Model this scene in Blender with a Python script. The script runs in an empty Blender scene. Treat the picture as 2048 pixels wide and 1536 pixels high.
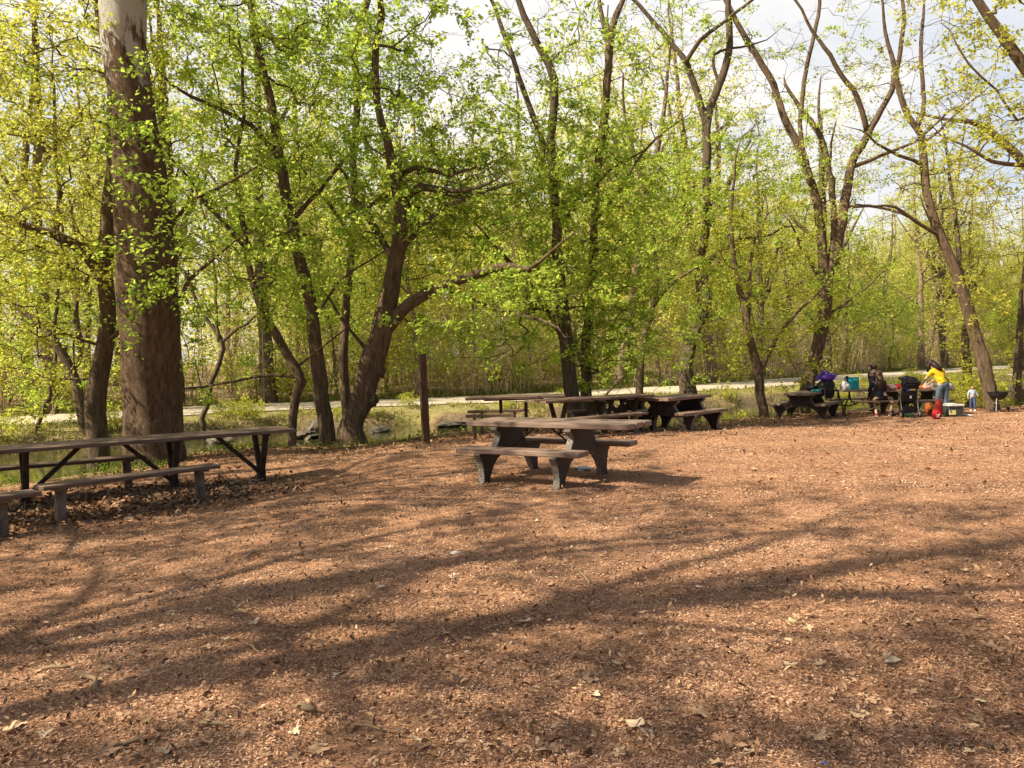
import bpy, bmesh, math, random
import numpy as np
from mathutils import Vector, Matrix, Euler

random.seed(7); rng = np.random.default_rng(7)
R = math.radians
scene = bpy.context.scene
col = scene.collection

# ------------------------------------------------------------------ camera
F, PITCH, ROLL = 1595.0, 1.94, -1.3
CAM = Vector((0, 0, 1.6))
CM = Matrix.Rotation(R(90 - PITCH), 3, 'X') @ Matrix.Rotation(R(ROLL), 3, 'Z')
cam_d = bpy.data.cameras.new('camera'); cam = bpy.data.objects.new('camera', cam_d); col.objects.link(cam)
cam.location = CAM; cam.rotation_euler = CM.to_euler()
cam_d.sensor_width = 36; cam_d.lens = 36 * F / 2048; cam_d.clip_start = .05; cam_d.clip_end = 3000
scene.camera = cam

def ray(px, py): return CM @ Vector(((px - 1024) / F, -(py - 768) / F, -1))
def at(px, py, Y):
    d = ray(px, py); return CAM + d * (Y / d.y)
def gnd(px, py, z):
    d = ray(px, py); return CAM + d * ((z - CAM.z) / d.z)

# ------------------------------------------------------------------ terrain
def sm(a, b, x):
    t = np.clip((x - a) / (b - a), 0, 1); return t * t * (3 - 2 * t)
def vnoise(x, y, s=1.0, seed=0):
    x = np.asarray(x, float) / s; y = np.asarray(y, float) / s
    xi = np.floor(x).astype(np.int64); yi = np.floor(y).astype(np.int64); fx = x - xi; fy = y - yi
    def h(a, b):
        n = (a * 374761393 + b * 668265263 + seed * 974634777) & 0x7fffffff
        n = ((n ^ (n >> 13)) * 1274126177) & 0x7fffffff
        return (n ^ (n >> 16)) % 10000 / 10000.0
    u = fx * fx * (3 - 2 * fx); v = fy * fy * (3 - 2 * fy)
    return (h(xi, yi) * (1 - u) + h(xi + 1, yi) * u) * (1 - v) + (h(xi, yi + 1) * (1 - u) + h(xi + 1, yi + 1) * u) * v
def polydist(x, y, pts):
    """signed distance to a polyline: positive on its right-hand side (towards the camera)"""
    best = np.full(np.shape(x), 1e9); sgn = np.ones(np.shape(x))
    for (ax, ay), (bx, by) in zip(pts[:-1], pts[1:]):
        dx, dy = bx - ax, by - ay; L2 = dx * dx + dy * dy
        t = np.clip(((x - ax) * dx + (y - ay) * dy) / L2, 0, 1)
        ex, ey = x - ax - t * dx, y - ay - t * dy
        d = np.hypot(ex, ey); c = -(dx * (y - ay) - dy * (x - ax))
        m = d < best - 1e-9
        best = np.where(m, d, best); sgn = np.where(m, np.sign(c), sgn)
    return best * sgn
def smooth_poly(p, n=6):
    out = []
    for i in range(len(p) - 1):
        p0 = np.array(p[max(i - 1, 0)]); p1 = np.array(p[i]); p2 = np.array(p[i + 1]); p3 = np.array(p[min(i + 2, len(p) - 1)])
        for k in range(n):
            t = k / n
            out.append(tuple(.5 * ((2 * p1) + (-p0 + p2) * t + (2 * p0 - 5 * p1 + 4 * p2 - p3) * t * t + (-p0 + 3 * p1 - 3 * p2 + p3) * t ** 3)))
    out.append(tuple(p[-1])); return out

BANK = [(-70., -38.), (-25., -2.), (-12.5, 9.0)]
for px, py, z in [(100, 958, -.22), (300, 925, -.25), (500, 900, -.25), (700, 890, -.2), (850, 884, -.2), (1000, 868, -.2), (1200, 852, -.2),
                  (1450, 833, -.3), (1700, 821, -.47), (1950, 816, -.46)]:
    p = gnd(px, py, z); BANK.append((p.x, p.y))
BANK += [(32., 31.), (60., 52.), (150., 120.), (400., 300.)]
PATH = [(-120., -52.), (-45., 1.)]
for px, py in [(0, 844), (400, 820), (700, 808), (1000, 797)]:
    p = gnd(px, py, 0.0); PATH.append((p.x, p.y))
PATH += [(9.5, 37.5), (22., 48.), (45., 66.), (95., 102.), (180., 165.), (420., 330.)]
BANKS, PATHS = smooth_poly(BANK, 5), smooth_poly(PATH, 5)
WATER_Z = -.50

def terr_full(x, y, base=False):
    x = np.asarray(x, float); y = np.asarray(y, float)
    b = polydist(x, y, BANKS) + .5 * (vnoise(x, y, 1.3, 3) - .5)
    q = polydist(x, y, PATHS)
    near = -.15 * sm(-1.5, -4, x) * sm(-8, 4, y) - .35 * sm(14.5, 22, y) * sm(-1, 5, x) - .06 * sm(2.5, 0, b) + .07 * (vnoise(x, y, 2.6, 1) - .5) + .022 * (vnoise(x, y, .5, 2) - .5)
    if base: return near, b
    near = near - 1.0 * sm(-.1, -1.1, b)
    far = np.where(q > 0, -.15 * sm(3.0, 4.0, q) - 1.15 * sm(3.9, 5.7, q + 1.0 * (vnoise(x, y, 1.6, 5) - .5)), .12 * sm(2.2, 6, -q) + .02 * np.clip(-q - 4, 0, 60))
    far = far + .10 * (vnoise(x, y, .8, 6) - .5) * sm(2.3, 3.4, np.abs(q))
    z = np.maximum(near, far)
    return z, b, q, near >= far
def terr(x, y): return float(terr_full(np.array([x]), np.array([y]))[0][0])
def on(px, py):
    z = -.2
    for _ in range(14):
        p = gnd(px, py, z); z = .5 * z + .5 * float(terr_full(np.array([p.x]), np.array([p.y]), True)[0][0])
    return Vector((p.x, p.y, terr(p.x, p.y)))
def base_z(x, y): return float(terr_full(np.array([x]), np.array([y]), True)[0][0])
def push(p, d):
    q = p * ((p.y + d) / p.y); return Vector((q.x, q.y, base_z(q.x, q.y)))

# ------------------------------------------------------------------ materials
def new_mat(name):
    m = bpy.data.materials.new(name); m.use_nodes = True
    nt = m.node_tree; nt.nodes.clear()
    out = nt.nodes.new('ShaderNodeOutputMaterial')
    return m, nt, out
def N(nt, t, **kw):
    n = nt.nodes.new(t)
    for k, v in kw.items():
        if k in n.inputs: n.inputs[k].default_value = v
        else: setattr(n, k, v)
    return n
def ramp(nt, stops, fac=None):
    r = nt.nodes.new('ShaderNodeValToRGB'); e = r.color_ramp.elements
    while len(e) < len(stops): e.new(.5)
    for el, (p, c) in zip(e, stops): el.position = p; el.color = (*c, 1)
    if fac is not None: nt.links.new(fac, r.inputs[0])
    return r
def mixc(nt, fac, a, b, mode='MIX'):
    m = nt.nodes.new('ShaderNodeMix'); m.data_type = 'RGBA'; m.blend_type = mode
    for s, v in ((0, fac), (6, a), (7, b)):
        if hasattr(v, 'links'): nt.links.new(v, m.inputs[s])
        else: m.inputs[s].default_value = v if s == 0 else (*v, 1)
    return m.outputs[2]
def noise(nt, scale, detail=6, rough=.6, vec=None, coord='Object', stretch=None):
    if vec is None:
        tc = nt.nodes.new('ShaderNodeTexCoord'); vec = tc.outputs[coord]
    if stretch:
        mp = nt.nodes.new('ShaderNodeMapping'); mp.inputs['Scale'].default_value = stretch
        nt.links.new(vec, mp.inputs[0]); vec = mp.outputs[0]
    n = N(nt, 'ShaderNodeTexNoise', Scale=scale, Detail=detail, Roughness=rough); nt.links.new(vec, n.inputs['Vector'])
    return n.outputs['Fac']
def surf(name, c1, c2, scale=8, rough=.8, bump=.3, bscale=None, stretch=None, spec=.3, metal=0, lo=.35, hi=.65, speck=None):
    m, nt, out = new_mat(name)
    b = N(nt, 'ShaderNodeBsdfPrincipled', Roughness=rough, Metallic=metal); b.inputs['Specular IOR Level'].default_value = spec
    n = noise(nt, scale, stretch=stretch); c = ramp(nt, [(lo, c1), (hi, c2)], n).outputs[0]
    if speck:
        n3 = noise(nt, speck[0], 2, .5); r3 = ramp(nt, [(.5, (0, 0, 0)), (.62, (1, 1, 1))], n3).outputs[0]
        c = mixc(nt, r3, c, speck[1])
    nt.links.new(c, b.inputs['Base Color'])
    n2 = noise(nt, bscale or scale * 3, 8, .7, stretch=stretch)
    bp = N(nt, 'ShaderNodeBump', Strength=bump, Distance=.02); nt.links.new(n2, bp.inputs['Height']); nt.links.new(bp.outputs[0], b.inputs['Normal'])
    nt.links.new(b.outputs[0], out.inputs[0]); return m

def leaf_mat(name, stops, transl=.5, tcol=(.42, .50, .05)):
    m, nt, out = new_mat(name)
    a = N(nt, 'ShaderNodeAttribute', attribute_name='tint')
    c = ramp(nt, stops, a.outputs['Fac']).outputs[0]
    d = N(nt, 'ShaderNodeBsdfDiffuse'); nt.links.new(c, d.inputs[0])
    t = N(nt, 'ShaderNodeBsdfTranslucent')
    k = N(nt, 'ShaderNodeMix'); k.data_type = 'RGBA'; k.blend_type = 'MULTIPLY'; k.inputs[0].default_value = 1
    sc = mixc(nt, .5, c, tcol); nt.links.new(sc, t.inputs[0])
    mx = N(nt, 'ShaderNodeMixShader'); mx.inputs[0].default_value = transl
    nt.links.new(d.outputs[0], mx.inputs[1]); nt.links.new(t.outputs[0], mx.inputs[2])
    nt.links.new(mx.outputs[0], out.inputs[0]); return m

def bark_mat(name, dark, light, white=None, zlo=3, zhi=8, moss=.25):
    m, nt, out = new_mat(name)
    b = N(nt, 'ShaderNodeBsdfPrincipled', Roughness=.92); b.inputs['Specular IOR Level'].default_value = .12
    n = noise(nt, 5, 10, .74, stretch=(2.6, 2.6, .95) if white else (3.2, 3.2, .55)); c = ramp(nt, [(.32, dark), (.7, light)], n).outputs[0]
    n4 = noise(nt, 1.7, 4, .6); mo = ramp(nt, [(.52, (0, 0, 0)), (.7, (moss, moss, moss))], n4).outputs[0]
    c = mixc(nt, mo, c, (.10, .11, .04))
    if white:
        tc = N(nt, 'ShaderNodeTexCoord'); sx = N(nt, 'ShaderNodeSeparateXYZ'); nt.links.new(tc.outputs['Object'], sx.inputs[0])
        mr = N(nt, 'ShaderNodeMapRange'); mr.inputs[1].default_value = zlo; mr.inputs[2].default_value = zhi; nt.links.new(sx.outputs[2], mr.inputs[0])
        n5 = noise(nt, 4.5, 7, .72, stretch=(1, 1, .38))
        ad = N(nt, 'ShaderNodeMath', operation='ADD'); nt.links.new(mr.outputs[0], ad.inputs[0]); nt.links.new(n5, ad.inputs[1])
        rr = ramp(nt, [(.0, (0, 0, 0)), (.93, (0, 0, 0)), (1.0, (1, 1, 1))], None)
        sb = N(nt, 'ShaderNodeMath', operation='MULTIPLY'); sb.inputs[1].default_value = .87; nt.links.new(ad.outputs[0], sb.inputs[0]); nt.links.new(sb.outputs[0], rr.inputs[0])
        c = mixc(nt, rr.outputs[0], c, white)
    nt.links.new(c, b.inputs['Base Color'])
    n2 = noise(nt, 9, 10, .78, stretch=(2.2, 2.2, .85) if white else (2.6, 2.6, .45))
    bp = N(nt, 'ShaderNodeBump', Strength=1.0, Distance=.09); nt.links.new(n2, bp.inputs['Height']); nt.links.new(bp.outputs[0], b.inputs['Normal'])
    nt.links.new(b.outputs[0], out.inputs[0]); return m

M = {}
M['bark'] = bark_mat('bark', (.065, .043, .027), (.32, .23, .155))
M['bark_grey'] = bark_mat('bark_grey', (.06, .042, .028), (.26, .20, .14))
M['bark_syc'] = bark_mat('bark_sycamore', (.06, .036, .022), (.30, .205, .135), white=(.62, .60, .54), zlo=2.6, zhi=10.5, moss=.08)
M['bark_far'] = bark_mat('bark_far', (.13, .09, .058), (.40, .30, .20))
M['brush'] = surf('brush_stem', (.32, .23, .14), (.62, .48, .32), .6, .9, .1)
M['stem'] = surf('dry_stem', (.17, .115, .065), (.36, .26, .16), 1.2, .9, .1)
GR = [(0, (.11, .22, .03)), (.35, (.27, .42, .055)), (.7, (.49, .59, .09)), (1, (.69, .71, .16))]
GY = [(0, (.19, .26, .03)), (.4, (.40, .44, .055)), (.8, (.60, .58, .09)), (1, (.70, .64, .15))]
M['leaf_far'] = leaf_mat('leaf_far', [(0, (.30, .36, .06)), (.4, (.50, .53, .10)), (.8, (.68, .66, .18)), (1, (.76, .70, .26))], .55, (.92, .92, .25))
M['leaf'] = leaf_mat('leaf_green', GR, .58, (.76, .92, .13))
M['leaf_y'] = leaf_mat('leaf_yellow', GY, .55, (.90, .88, .14))
M['leaf_b'] = leaf_mat('leaf_bank', [(0, (.02, .06, .01)), (.5, (.07, .15, .02)), (1, (.2, .3, .05))], .4)
M['grass'] = leaf_mat('grass_mix', [(0, (.10, .15, .02)), (.4, (.26, .29, .05)), (.7, (.44, .36, .15)), (1, (.55, .44, .24))], .3, (.4, .4, .1))
def chip_mat(name, stops):
    m, nt, out = new_mat(name)
    a = N(nt, 'ShaderNodeAttribute', attribute_name='tint'); c = ramp(nt, stops, a.outputs['Fac']).outputs[0]
    b = N(nt, 'ShaderNodeBsdfPrincipled', Roughness=.85); b.inputs['Specular IOR Level'].default_value = .15
    nt.links.new(c, b.inputs['Base Color']); nt.links.new(b.outputs[0], out.inputs[0]); return m
M['chip'] = chip_mat('wood_chip', [(0, (.05, .024, .013)), (.24, (.25, .125, .072)), (.52, (.53, .30, .185)), (.84, (.74, .49, .33)), (1, (.88, .71, .53))])
M['dry'] = chip_mat('dry_leaf', [(0, (.07, .035, .018)), (.4, (.24, .13, .07)), (.75, (.42, .27, .16)), (1, (.62, .46, .30))])
M['tabletop'] = surf('brown_plank', (.135, .085, .062), (.30, .21, .16), 6, .6, .25, 40, (.6, 9, 9), spec=.4)
M['plank_dark'] = surf('dark_plank', (.095, .060, .042), (.25, .165, .115), 5, .65, .3, 30, (.6, 9, 9), spec=.35)
M['concrete'] = surf('speckled_leg', (.085, .072, .062), (.15, .13, .112), 9, .8, .35, 120, speck=(95, (.34, .31, .275)))
M['leg_face_shade'] = surf('leg_face_shade', (.022, .014, .011), (.05, .034, .027), 9, .6, .25, 60)  # shade on the broad leg faces, put in as a darker brown than the edges
M['steel'] = surf('painted_steel', (.040, .027, .019), (.085, .06, .043), 9, .7, .2, spec=.12)
M['postwood'] = surf('post_wood', (.05, .026, .015), (.13, .07, .042), 5, .8, .6, 20, (6, 6, .5))
M['benchleg'] = surf('bench_leg', (.12, .09, .065), (.24, .19, .14), 7, .8, .4)
M['rock'] = surf('rock', (.06, .05, .038), (.17, .145, .11), 4, .85, .6)
def plain(name, c, rough=.7, v=.25, scale=14, bump=.15, metal=0, spec=.3):
    c2 = tuple(min(1, x * (1 + v)) for x in c); c1 = tuple(x * (1 - v) for x in c)
    return surf(name, c1, c2, scale, rough, bump, None, None, spec, metal)
for nm, c, kw in [('black', (.018, .018, .02), {}), ('navy', (.016, .020, .045), {'rough': .4, 'bump': .5}), ('dark_top', (.022, .02, .026), {}), ('white', (.78, .78, .76), {}),
                  ('purple', (.10, .045, .36), {'bump': .5}), ('teal', (.02, .33, .38), {'bump': .4}), ('jeans', (.085, .125, .17), {}), ('denim', (.05, .085, .20), {}),
                  ('yellow', (.72, .46, .015), {'bump': .4}), ('skin', (.55, .33, .22), {}), ('hair', (.055, .028, .016), {'rough': .5, 'bump': .6}), ('hair_dark', (.022, .011, .009), {'rough': .45, 'bump': .6}),
                  ('blond', (.50, .30, .13), {}), ('red', (.55, .015, .02), {}), ('dark_red', (.22, .018, .014), {}), ('orange', (.62, .16, .04), {}), ('cooler', (.055, .075, .072), {'rough': .45}),
                  ('lid', (.55, .56, .55), {'rough': .4}), ('label_y', (.75, .62, .22), {}), ('blue', (.03, .16, .62), {}), ('alu', (.42, .40, .36), {'metal': .6, 'rough': .4}),
                  ('pale_blue', (.42, .48, .62), {}), ('green_ball', (.08, .42, .10), {}), ('tan', (.52, .37, .22), {}), ('pink', (.66, .38, .34), {}), ('shirt_grey', (.30, .30, .32), {}), ('eye', (.02, .015, .012), {'rough': .2}), ('lip', (.42, .16, .13), {})]:
    M[nm] = plain(nm, c, **kw)

def ground_mat():
    m, nt, out = new_mat('ground_cover')
    b = N(nt, 'ShaderNodeBsdfPrincipled', Roughness=.95); b.inputs['Specular IOR Level'].default_value = .08
    tc = N(nt, 'ShaderNodeTexCoord'); v = tc.outputs['Object']
    n1 = noise(nt, 60, 8, .75, v); n2 = noise(nt, .9, 5, .6, v); n3 = noise(nt, 9, 7, .7, v)
    mul = ramp(nt, [(.28, (.07, .036, .020)), (.42, (.28, .148, .085)), (.55, (.53, .31, .185)), (.70, (.72, .51, .35))], n1).outputs[0]
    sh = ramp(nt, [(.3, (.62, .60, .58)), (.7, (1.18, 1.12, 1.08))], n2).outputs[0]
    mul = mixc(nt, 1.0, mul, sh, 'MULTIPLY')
    n3r = ramp(nt, [(.35, (.6, .6, .6)), (.65, (1.2, 1.2, 1.2))], n3).outputs[0]
    mul = mixc(nt, 1.0, mul, n3r, 'MULTIPLY')
    gr = ramp(nt, [(.3, (.10, .11, .03)), (.5, (.25, .22, .08)), (.7, (.42, .34, .18))], n3).outputs[0]
    dirt = ramp(nt, [(.3, (.09, .065, .04)), (.7, (.27, .20, .13))], n3).outputs[0]
    fl = ramp(nt, [(.3, (.15, .10, .06)), (.55, (.30, .22, .13)), (.75, (.25, .24, .09))], n3).outputs[0]
    c = mul
    for nm, cc in (('m_forest', fl), ('m_grass', gr), ('m_dirt', dirt)):
        a = N(nt, 'ShaderNodeAttribute', attribute_name=nm); c = mixc(nt, a.outputs['Fac'], c, cc)
    nt.links.new(c, b.inputs['Base Color'])
    bp = N(nt, 'ShaderNodeBump', Strength=.8, Distance=.02); nt.links.new(n1, bp.inputs['Height']); nt.links.new(bp.outputs[0], b.inputs['Normal'])
    nt.links.new(b.outputs[0], out.inputs[0]); return m
M['ground'] = ground_mat()
M['path'] = surf('path_gravel', (.36, .30, .225), (.60, .52, .41), 1.6, .95, .3, 60, lo=.3, hi=.7)
def water_mat():
    m, nt, out = new_mat('canal_water')
    b = N(nt, 'ShaderNodeBsdfPrincipled', Roughness=.06, IOR=1.33); b.inputs['Base Color'].default_value = (.055, .05, .022, 1)
    n = noise(nt, 3.0, 3, .5, stretch=(1, 1, 1)); bp = N(nt, 'ShaderNodeBump', Strength=.10, Distance=.04)
    nt.links.new(n, bp.inputs['Height']); nt.links.new(bp.outputs[0], b.inputs['Normal']); nt.links.new(b.outputs[0], out.inputs[0]); return m
M['water'] = water_mat()

# ------------------------------------------------------------------ object helpers
def tag(o, label=None, cat=None, group=None, kind=None):
    if label: o['label'] = label
    if cat: o['category'] = cat
    if group: o['group'] = group
    if kind: o['kind'] = kind
    return o
def empty(name, loc, label, cat, rz=0, group=None):
    o = bpy.data.objects.new(name, None); col.objects.link(o); o.empty_display_size = .2
    o.location = loc; o.rotation_euler = (0, 0, rz); return tag(o, label, cat, group)
def link(name, me, mat, parent=None, loc=None):
    o = bpy.data.objects.new(name, me); col.objects.link(o)
    if mat is not None and not me.materials: me.materials.append(mat)
    if parent is not None: o.parent = parent
    if loc is not None: o.location = loc
    return o
def np_mesh(name, V, polys, size, tint=None, smooth=False):
    me = bpy.data.meshes.new(name); V = np.asarray(V, np.float32); polys = np.asarray(polys, np.int32)
    me.vertices.add(len(V)); me.vertices.foreach_set('co', V.ravel())
    nf = len(polys); me.loops.add(nf * size); me.loops.foreach_set('vertex_index', polys.ravel())
    me.polygons.add(nf); me.polygons.foreach_set('loop_start', np.arange(0, nf * size, size, dtype=np.int32))
    if tint is not None:
        a = me.attributes.new('tint', 'FLOAT', 'POINT'); a.data.foreach_set('value', np.asarray(tint, np.float32))
    if smooth: me.polygons.foreach_set('use_smooth', np.ones(nf, bool))
    me.update(calc_edges=True); return me
def copy_tree(o, parent=None):
    c = o.copy(); col.objects.link(c)
    if parent is not None: c.parent = parent; c.matrix_parent_inverse = o.matrix_parent_inverse
    for ch in list(o.children): copy_tree(ch, c)
    return c

class MB:
    def __init__(s): s.bm = bmesh.new()
    def box(s, c, size, rot=None, bev=.006):
        t = bmesh.new(); bmesh.ops.create_cube(t, size=1.0)
        bmesh.ops.scale(t, vec=size, verts=t.verts)
        if bev: bmesh.ops.bevel(t, geom=list(t.edges), offset=bev, segments=1, affect='EDGES')
        m = Matrix.Translation(c) @ (rot.to_4x4() if rot else Matrix())
        s._add(t, m); return s
    def _add(s, t, m):
        bmesh.ops.transform(t, matrix=m, verts=t.verts)
        me = bpy.data.meshes.new('tmp'); t.to_mesh(me); t.free(); s.bm.from_mesh(me); bpy.data.meshes.remove(me)
    def bar(s, a, b, w, d, bev=.005, up=Vector((0, 0, 1))):
        a, b = Vector(a), Vector(b); z = (b - a).normalized(); x = up.cross(z)
        if x.length < 1e-3: x = Vector((1, 0, 0))
        x.normalize(); y = z.cross(x)
        rot = Matrix((x, y, z)).transposed()
        return s.box((a + b) / 2, (w, d, (b - a).length), rot, bev)
    def tube(s, pts, r, sides=8):
        pts = [Vector(p) for p in pts]; rs = r if hasattr(r, '__len__') else [r] * len(pts)
        rings = []
        for i, p in enumerate(pts):
            t = (pts[min(i + 1, len(pts) - 1)] - pts[max(i - 1, 0)]).normalized()
            ref = Vector((0, 0, 1)) if abs(t.z) < .85 else Vector((1, 0, 0))
            x = ref.cross(t).normalized(); y = t.cross(x)
            rings.append([s.bm.verts.new(p + (x * math.cos(k * 2 * math.pi / sides) + y * math.sin(k * 2 * math.pi / sides)) * rs[i]) for k in range(sides)])
        for a, b in zip(rings[:-1], rings[1:]):
            for k in range(sides): s.bm.faces.new((a[k], a[(k + 1) % sides], b[(k + 1) % sides], b[k]))
        s.bm.faces.new(rings[0][::-1]); s.bm.faces.new(rings[-1]); return s
    def blob(s, c, r, sub=3, squash=(1, 1, 1), nz=.0, seed=0, rot=None):
        t = bmesh.new(); bmesh.ops.create_icosphere(t, subdivisions=sub, radius=1)
        rd = random.Random(seed); ph = [(rd.uniform(2, 7), rd.uniform(2, 7), rd.uniform(2, 7), rd.uniform(0, 6)) for _ in range(5)]
        for v in t.verts:
            k = 1 + nz * sum(math.sin(v.co.x * a + v.co.y * b + v.co.z * c_ + d) for a, b, c_, d in ph) / 2
            v.co = Vector((v.co.x * squash[0], v.co.y * squash[1], v.co.z * squash[2])) * k * r
        s._add(t, Matrix.Translation(c) @ (rot.to_4x4() if rot else Matrix())); return s
    def lathe(s, prof, c=(0, 0, 0), n=20):
        c = Vector(c); rings = []
        for r, z in prof: rings.append([s.bm.verts.new(c + Vector((r * math.cos(k * 2 * math.pi / n), r * math.sin(k * 2 * math.pi / n), z))) for k in range(n)])
        for a, b in zip(rings[:-1], rings[1:]):
            for k in range(n): s.bm.faces.new((a[k], a[(k + 1) % n], b[(k + 1) % n], b[k]))
        if prof[0][0] > .002: s.bm.faces.new(rings[0][::-1])
        if prof[-1][0] > .002: s.bm.faces.new(rings[-1])
        return s
    def prism(s, outline, x0, x1, bev=0):
        """outline in (y, z), extruded along x"""
        t = bmesh.new(); vs = [t.verts.new((x0, y, z)) for y, z in outline]; f = t.faces.new(vs)
        e = bmesh.ops.extrude_face_region(t, geom=[f]); nv = [g for g in e['geom'] if isinstance(g, bmesh.types.BMVert)]
        bmesh.ops.translate(t, vec=(x1 - x0, 0, 0), verts=nv)
        bmesh.ops.recalc_face_normals(t, faces=t.faces)
        if bev: bmesh.ops.bevel(t, geom=[ed for ed in t.edges if abs(ed.verts[0].co.x - ed.verts[1].co.x) < 1e-6], offset=bev, segments=1, affect='EDGES')
        s._add(t, Matrix()); return s
    def build(s, name, mat, parent=None, smooth=False, loc=None):
        me = bpy.data.meshes.new(name); bmesh.ops.recalc_face_normals(s.bm, faces=s.bm.faces); s.bm.to_mesh(me); s.bm.free()
        if smooth:
            me.polygons.foreach_set('use_smooth', np.ones(len(me.polygons), bool))
        return link(name, me, mat, parent, loc)

# ------------------------------------------------------------------ ground, path, water
def axis_pts(a, b, step, lo, hi):
    mid = list(np.arange(a, b, step)); r = []; x, s = b, step
    while x < hi: r.append(x); s *= 1.18; x += s
    r.append(hi); l = []; x, s = a - step, step
    while x > lo: l.append(x); s *= 1.18; x -= s
    l.append(lo); return np.array(l[::-1] + mid + r)
xs = axis_pts(-24, 40, .22, -900, 1200); ys = axis_pts(1.5, 50, .22, -600, 1500)
GX, GYY = np.meshgrid(xs, ys); gx, gy = GX.ravel(), GYY.ravel()
gz, gb, gq, gnear = terr_full(gx, gy)
nx, ny = len(xs), len(ys)
ii = (np.arange(ny - 1)[:, None] * nx + np.arange(nx - 1)[None, :]).ravel()
gme = np_mesh('ground', np.stack([gx, gy, gz], 1), np.stack([ii, ii + 1, ii + nx + 1, ii + nx], 1), 4, smooth=True)
def attr(me, nm, v):
    a = me.attributes.new(nm, 'FLOAT', 'POINT'); a.data.foreach_set('value', np.asarray(v, np.float32))
nz1 = vnoise(gx, gy, .7, 11); nz2 = vnoise(gx, gy, 2.1, 12)
attr(gme, 'm_forest', np.where(gnear, 0, sm(-2.0, -3.2, gq)))
attr(gme, 'm_grass', np.where(gnear, .75 * sm(.9, .1, gb + 1.1 * (nz1 - .5)), sm(-3.4, -2.6, gq) * sm(4.9, 3.8, gq + .8 * (nz1 - .5))))
attr(gme, 'm_dirt', np.where(gnear, sm(-.1, -.6, gb), sm(3.8, 4.6, gq + 1.2 * (nz1 - .5))))
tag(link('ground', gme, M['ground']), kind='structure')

pv, pf = [], []
pp = np.array(smooth_poly(PATH, 30)); K = 7
tt = np.gradient(pp, axis=0); tt /= np.linalg.norm(tt, axis=1, keepdims=True); nn = np.stack([tt[:, 1], -tt[:, 0]], 1)
w1 = 2.1 + .5 * (vnoise(pp[:, 0], pp[:, 1], 1.7, 21) - .5); w2 = 2.75 + .5 * (vnoise(pp[:, 0], pp[:, 1], 1.9, 22) - .5)
for k in range(K):
    q = pp + nn * (-w1 + (w1 + w2) * k / (K - 1))[:, None]; pv.append(np.column_stack([q, terr_full(q[:, 0], q[:, 1])[0] + .03 + .015 * (1 - (2 * k / (K - 1) - 1) ** 2)]))
pv = np.stack(pv, 1).reshape(-1, 3)
for i in range(len(pp) - 1):
    for k in range(K - 1): a = i * K + k; pf.append((a, a + 1, a + K + 1, a + K))
tag(link('path', np_mesh('path', pv, pf, 4, smooth=True), M['path']), kind='structure')
W = [(-200, -120, WATER_Z), (700, -120, WATER_Z), (700, 600, WATER_Z), (-200, 600, WATER_Z)]
tag(link('water', np_mesh('water', W, [(0, 1, 2, 3)], 4), M['water']), kind='structure')

# ------------------------------------------------------------------ leaves and branches
def unit(v): return v / np.maximum(np.linalg.norm(v, axis=-1, keepdims=True), 1e-9)
def leaf_quads(P, size, tint_mu, tint_sd=.22, droop=.25, wide=.62, rg=rng, flat=.8):
    n = len(P)
    d = rg.normal(size=(n, 3)); d[:, 2] = d[:, 2] * .55 - droop; d = unit(d)
    up = rg.normal(size=(n, 3)) * flat + np.array([0, 0, 1.0]); w = unit(np.cross(d, up)); nn = np.cross(w, d)
    s = size * rg.uniform(.6, 1.3, (n, 1))
    a = P; b = P + d * s * .45 + w * s * wide * .5 + nn * s * .06; c = P + d * s - nn * s * .08; e = P + d * s * .45 - w * s * wide * .5 + nn * s * .06
    V = np.stack([a, b, c, e], 1).reshape(-1, 3)
    t = np.clip(tint_mu + rg.normal(size=n) * tint_sd, 0, 1)
    return V, np.arange(n * 4).reshape(-1, 4), np.repeat(t, 4)
def leaf_mesh(name, P, size, mu, **kw):
    V, f, t = leaf_quads(P, size, mu, **kw); return np_mesh(name, V, f, 4, t)

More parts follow.
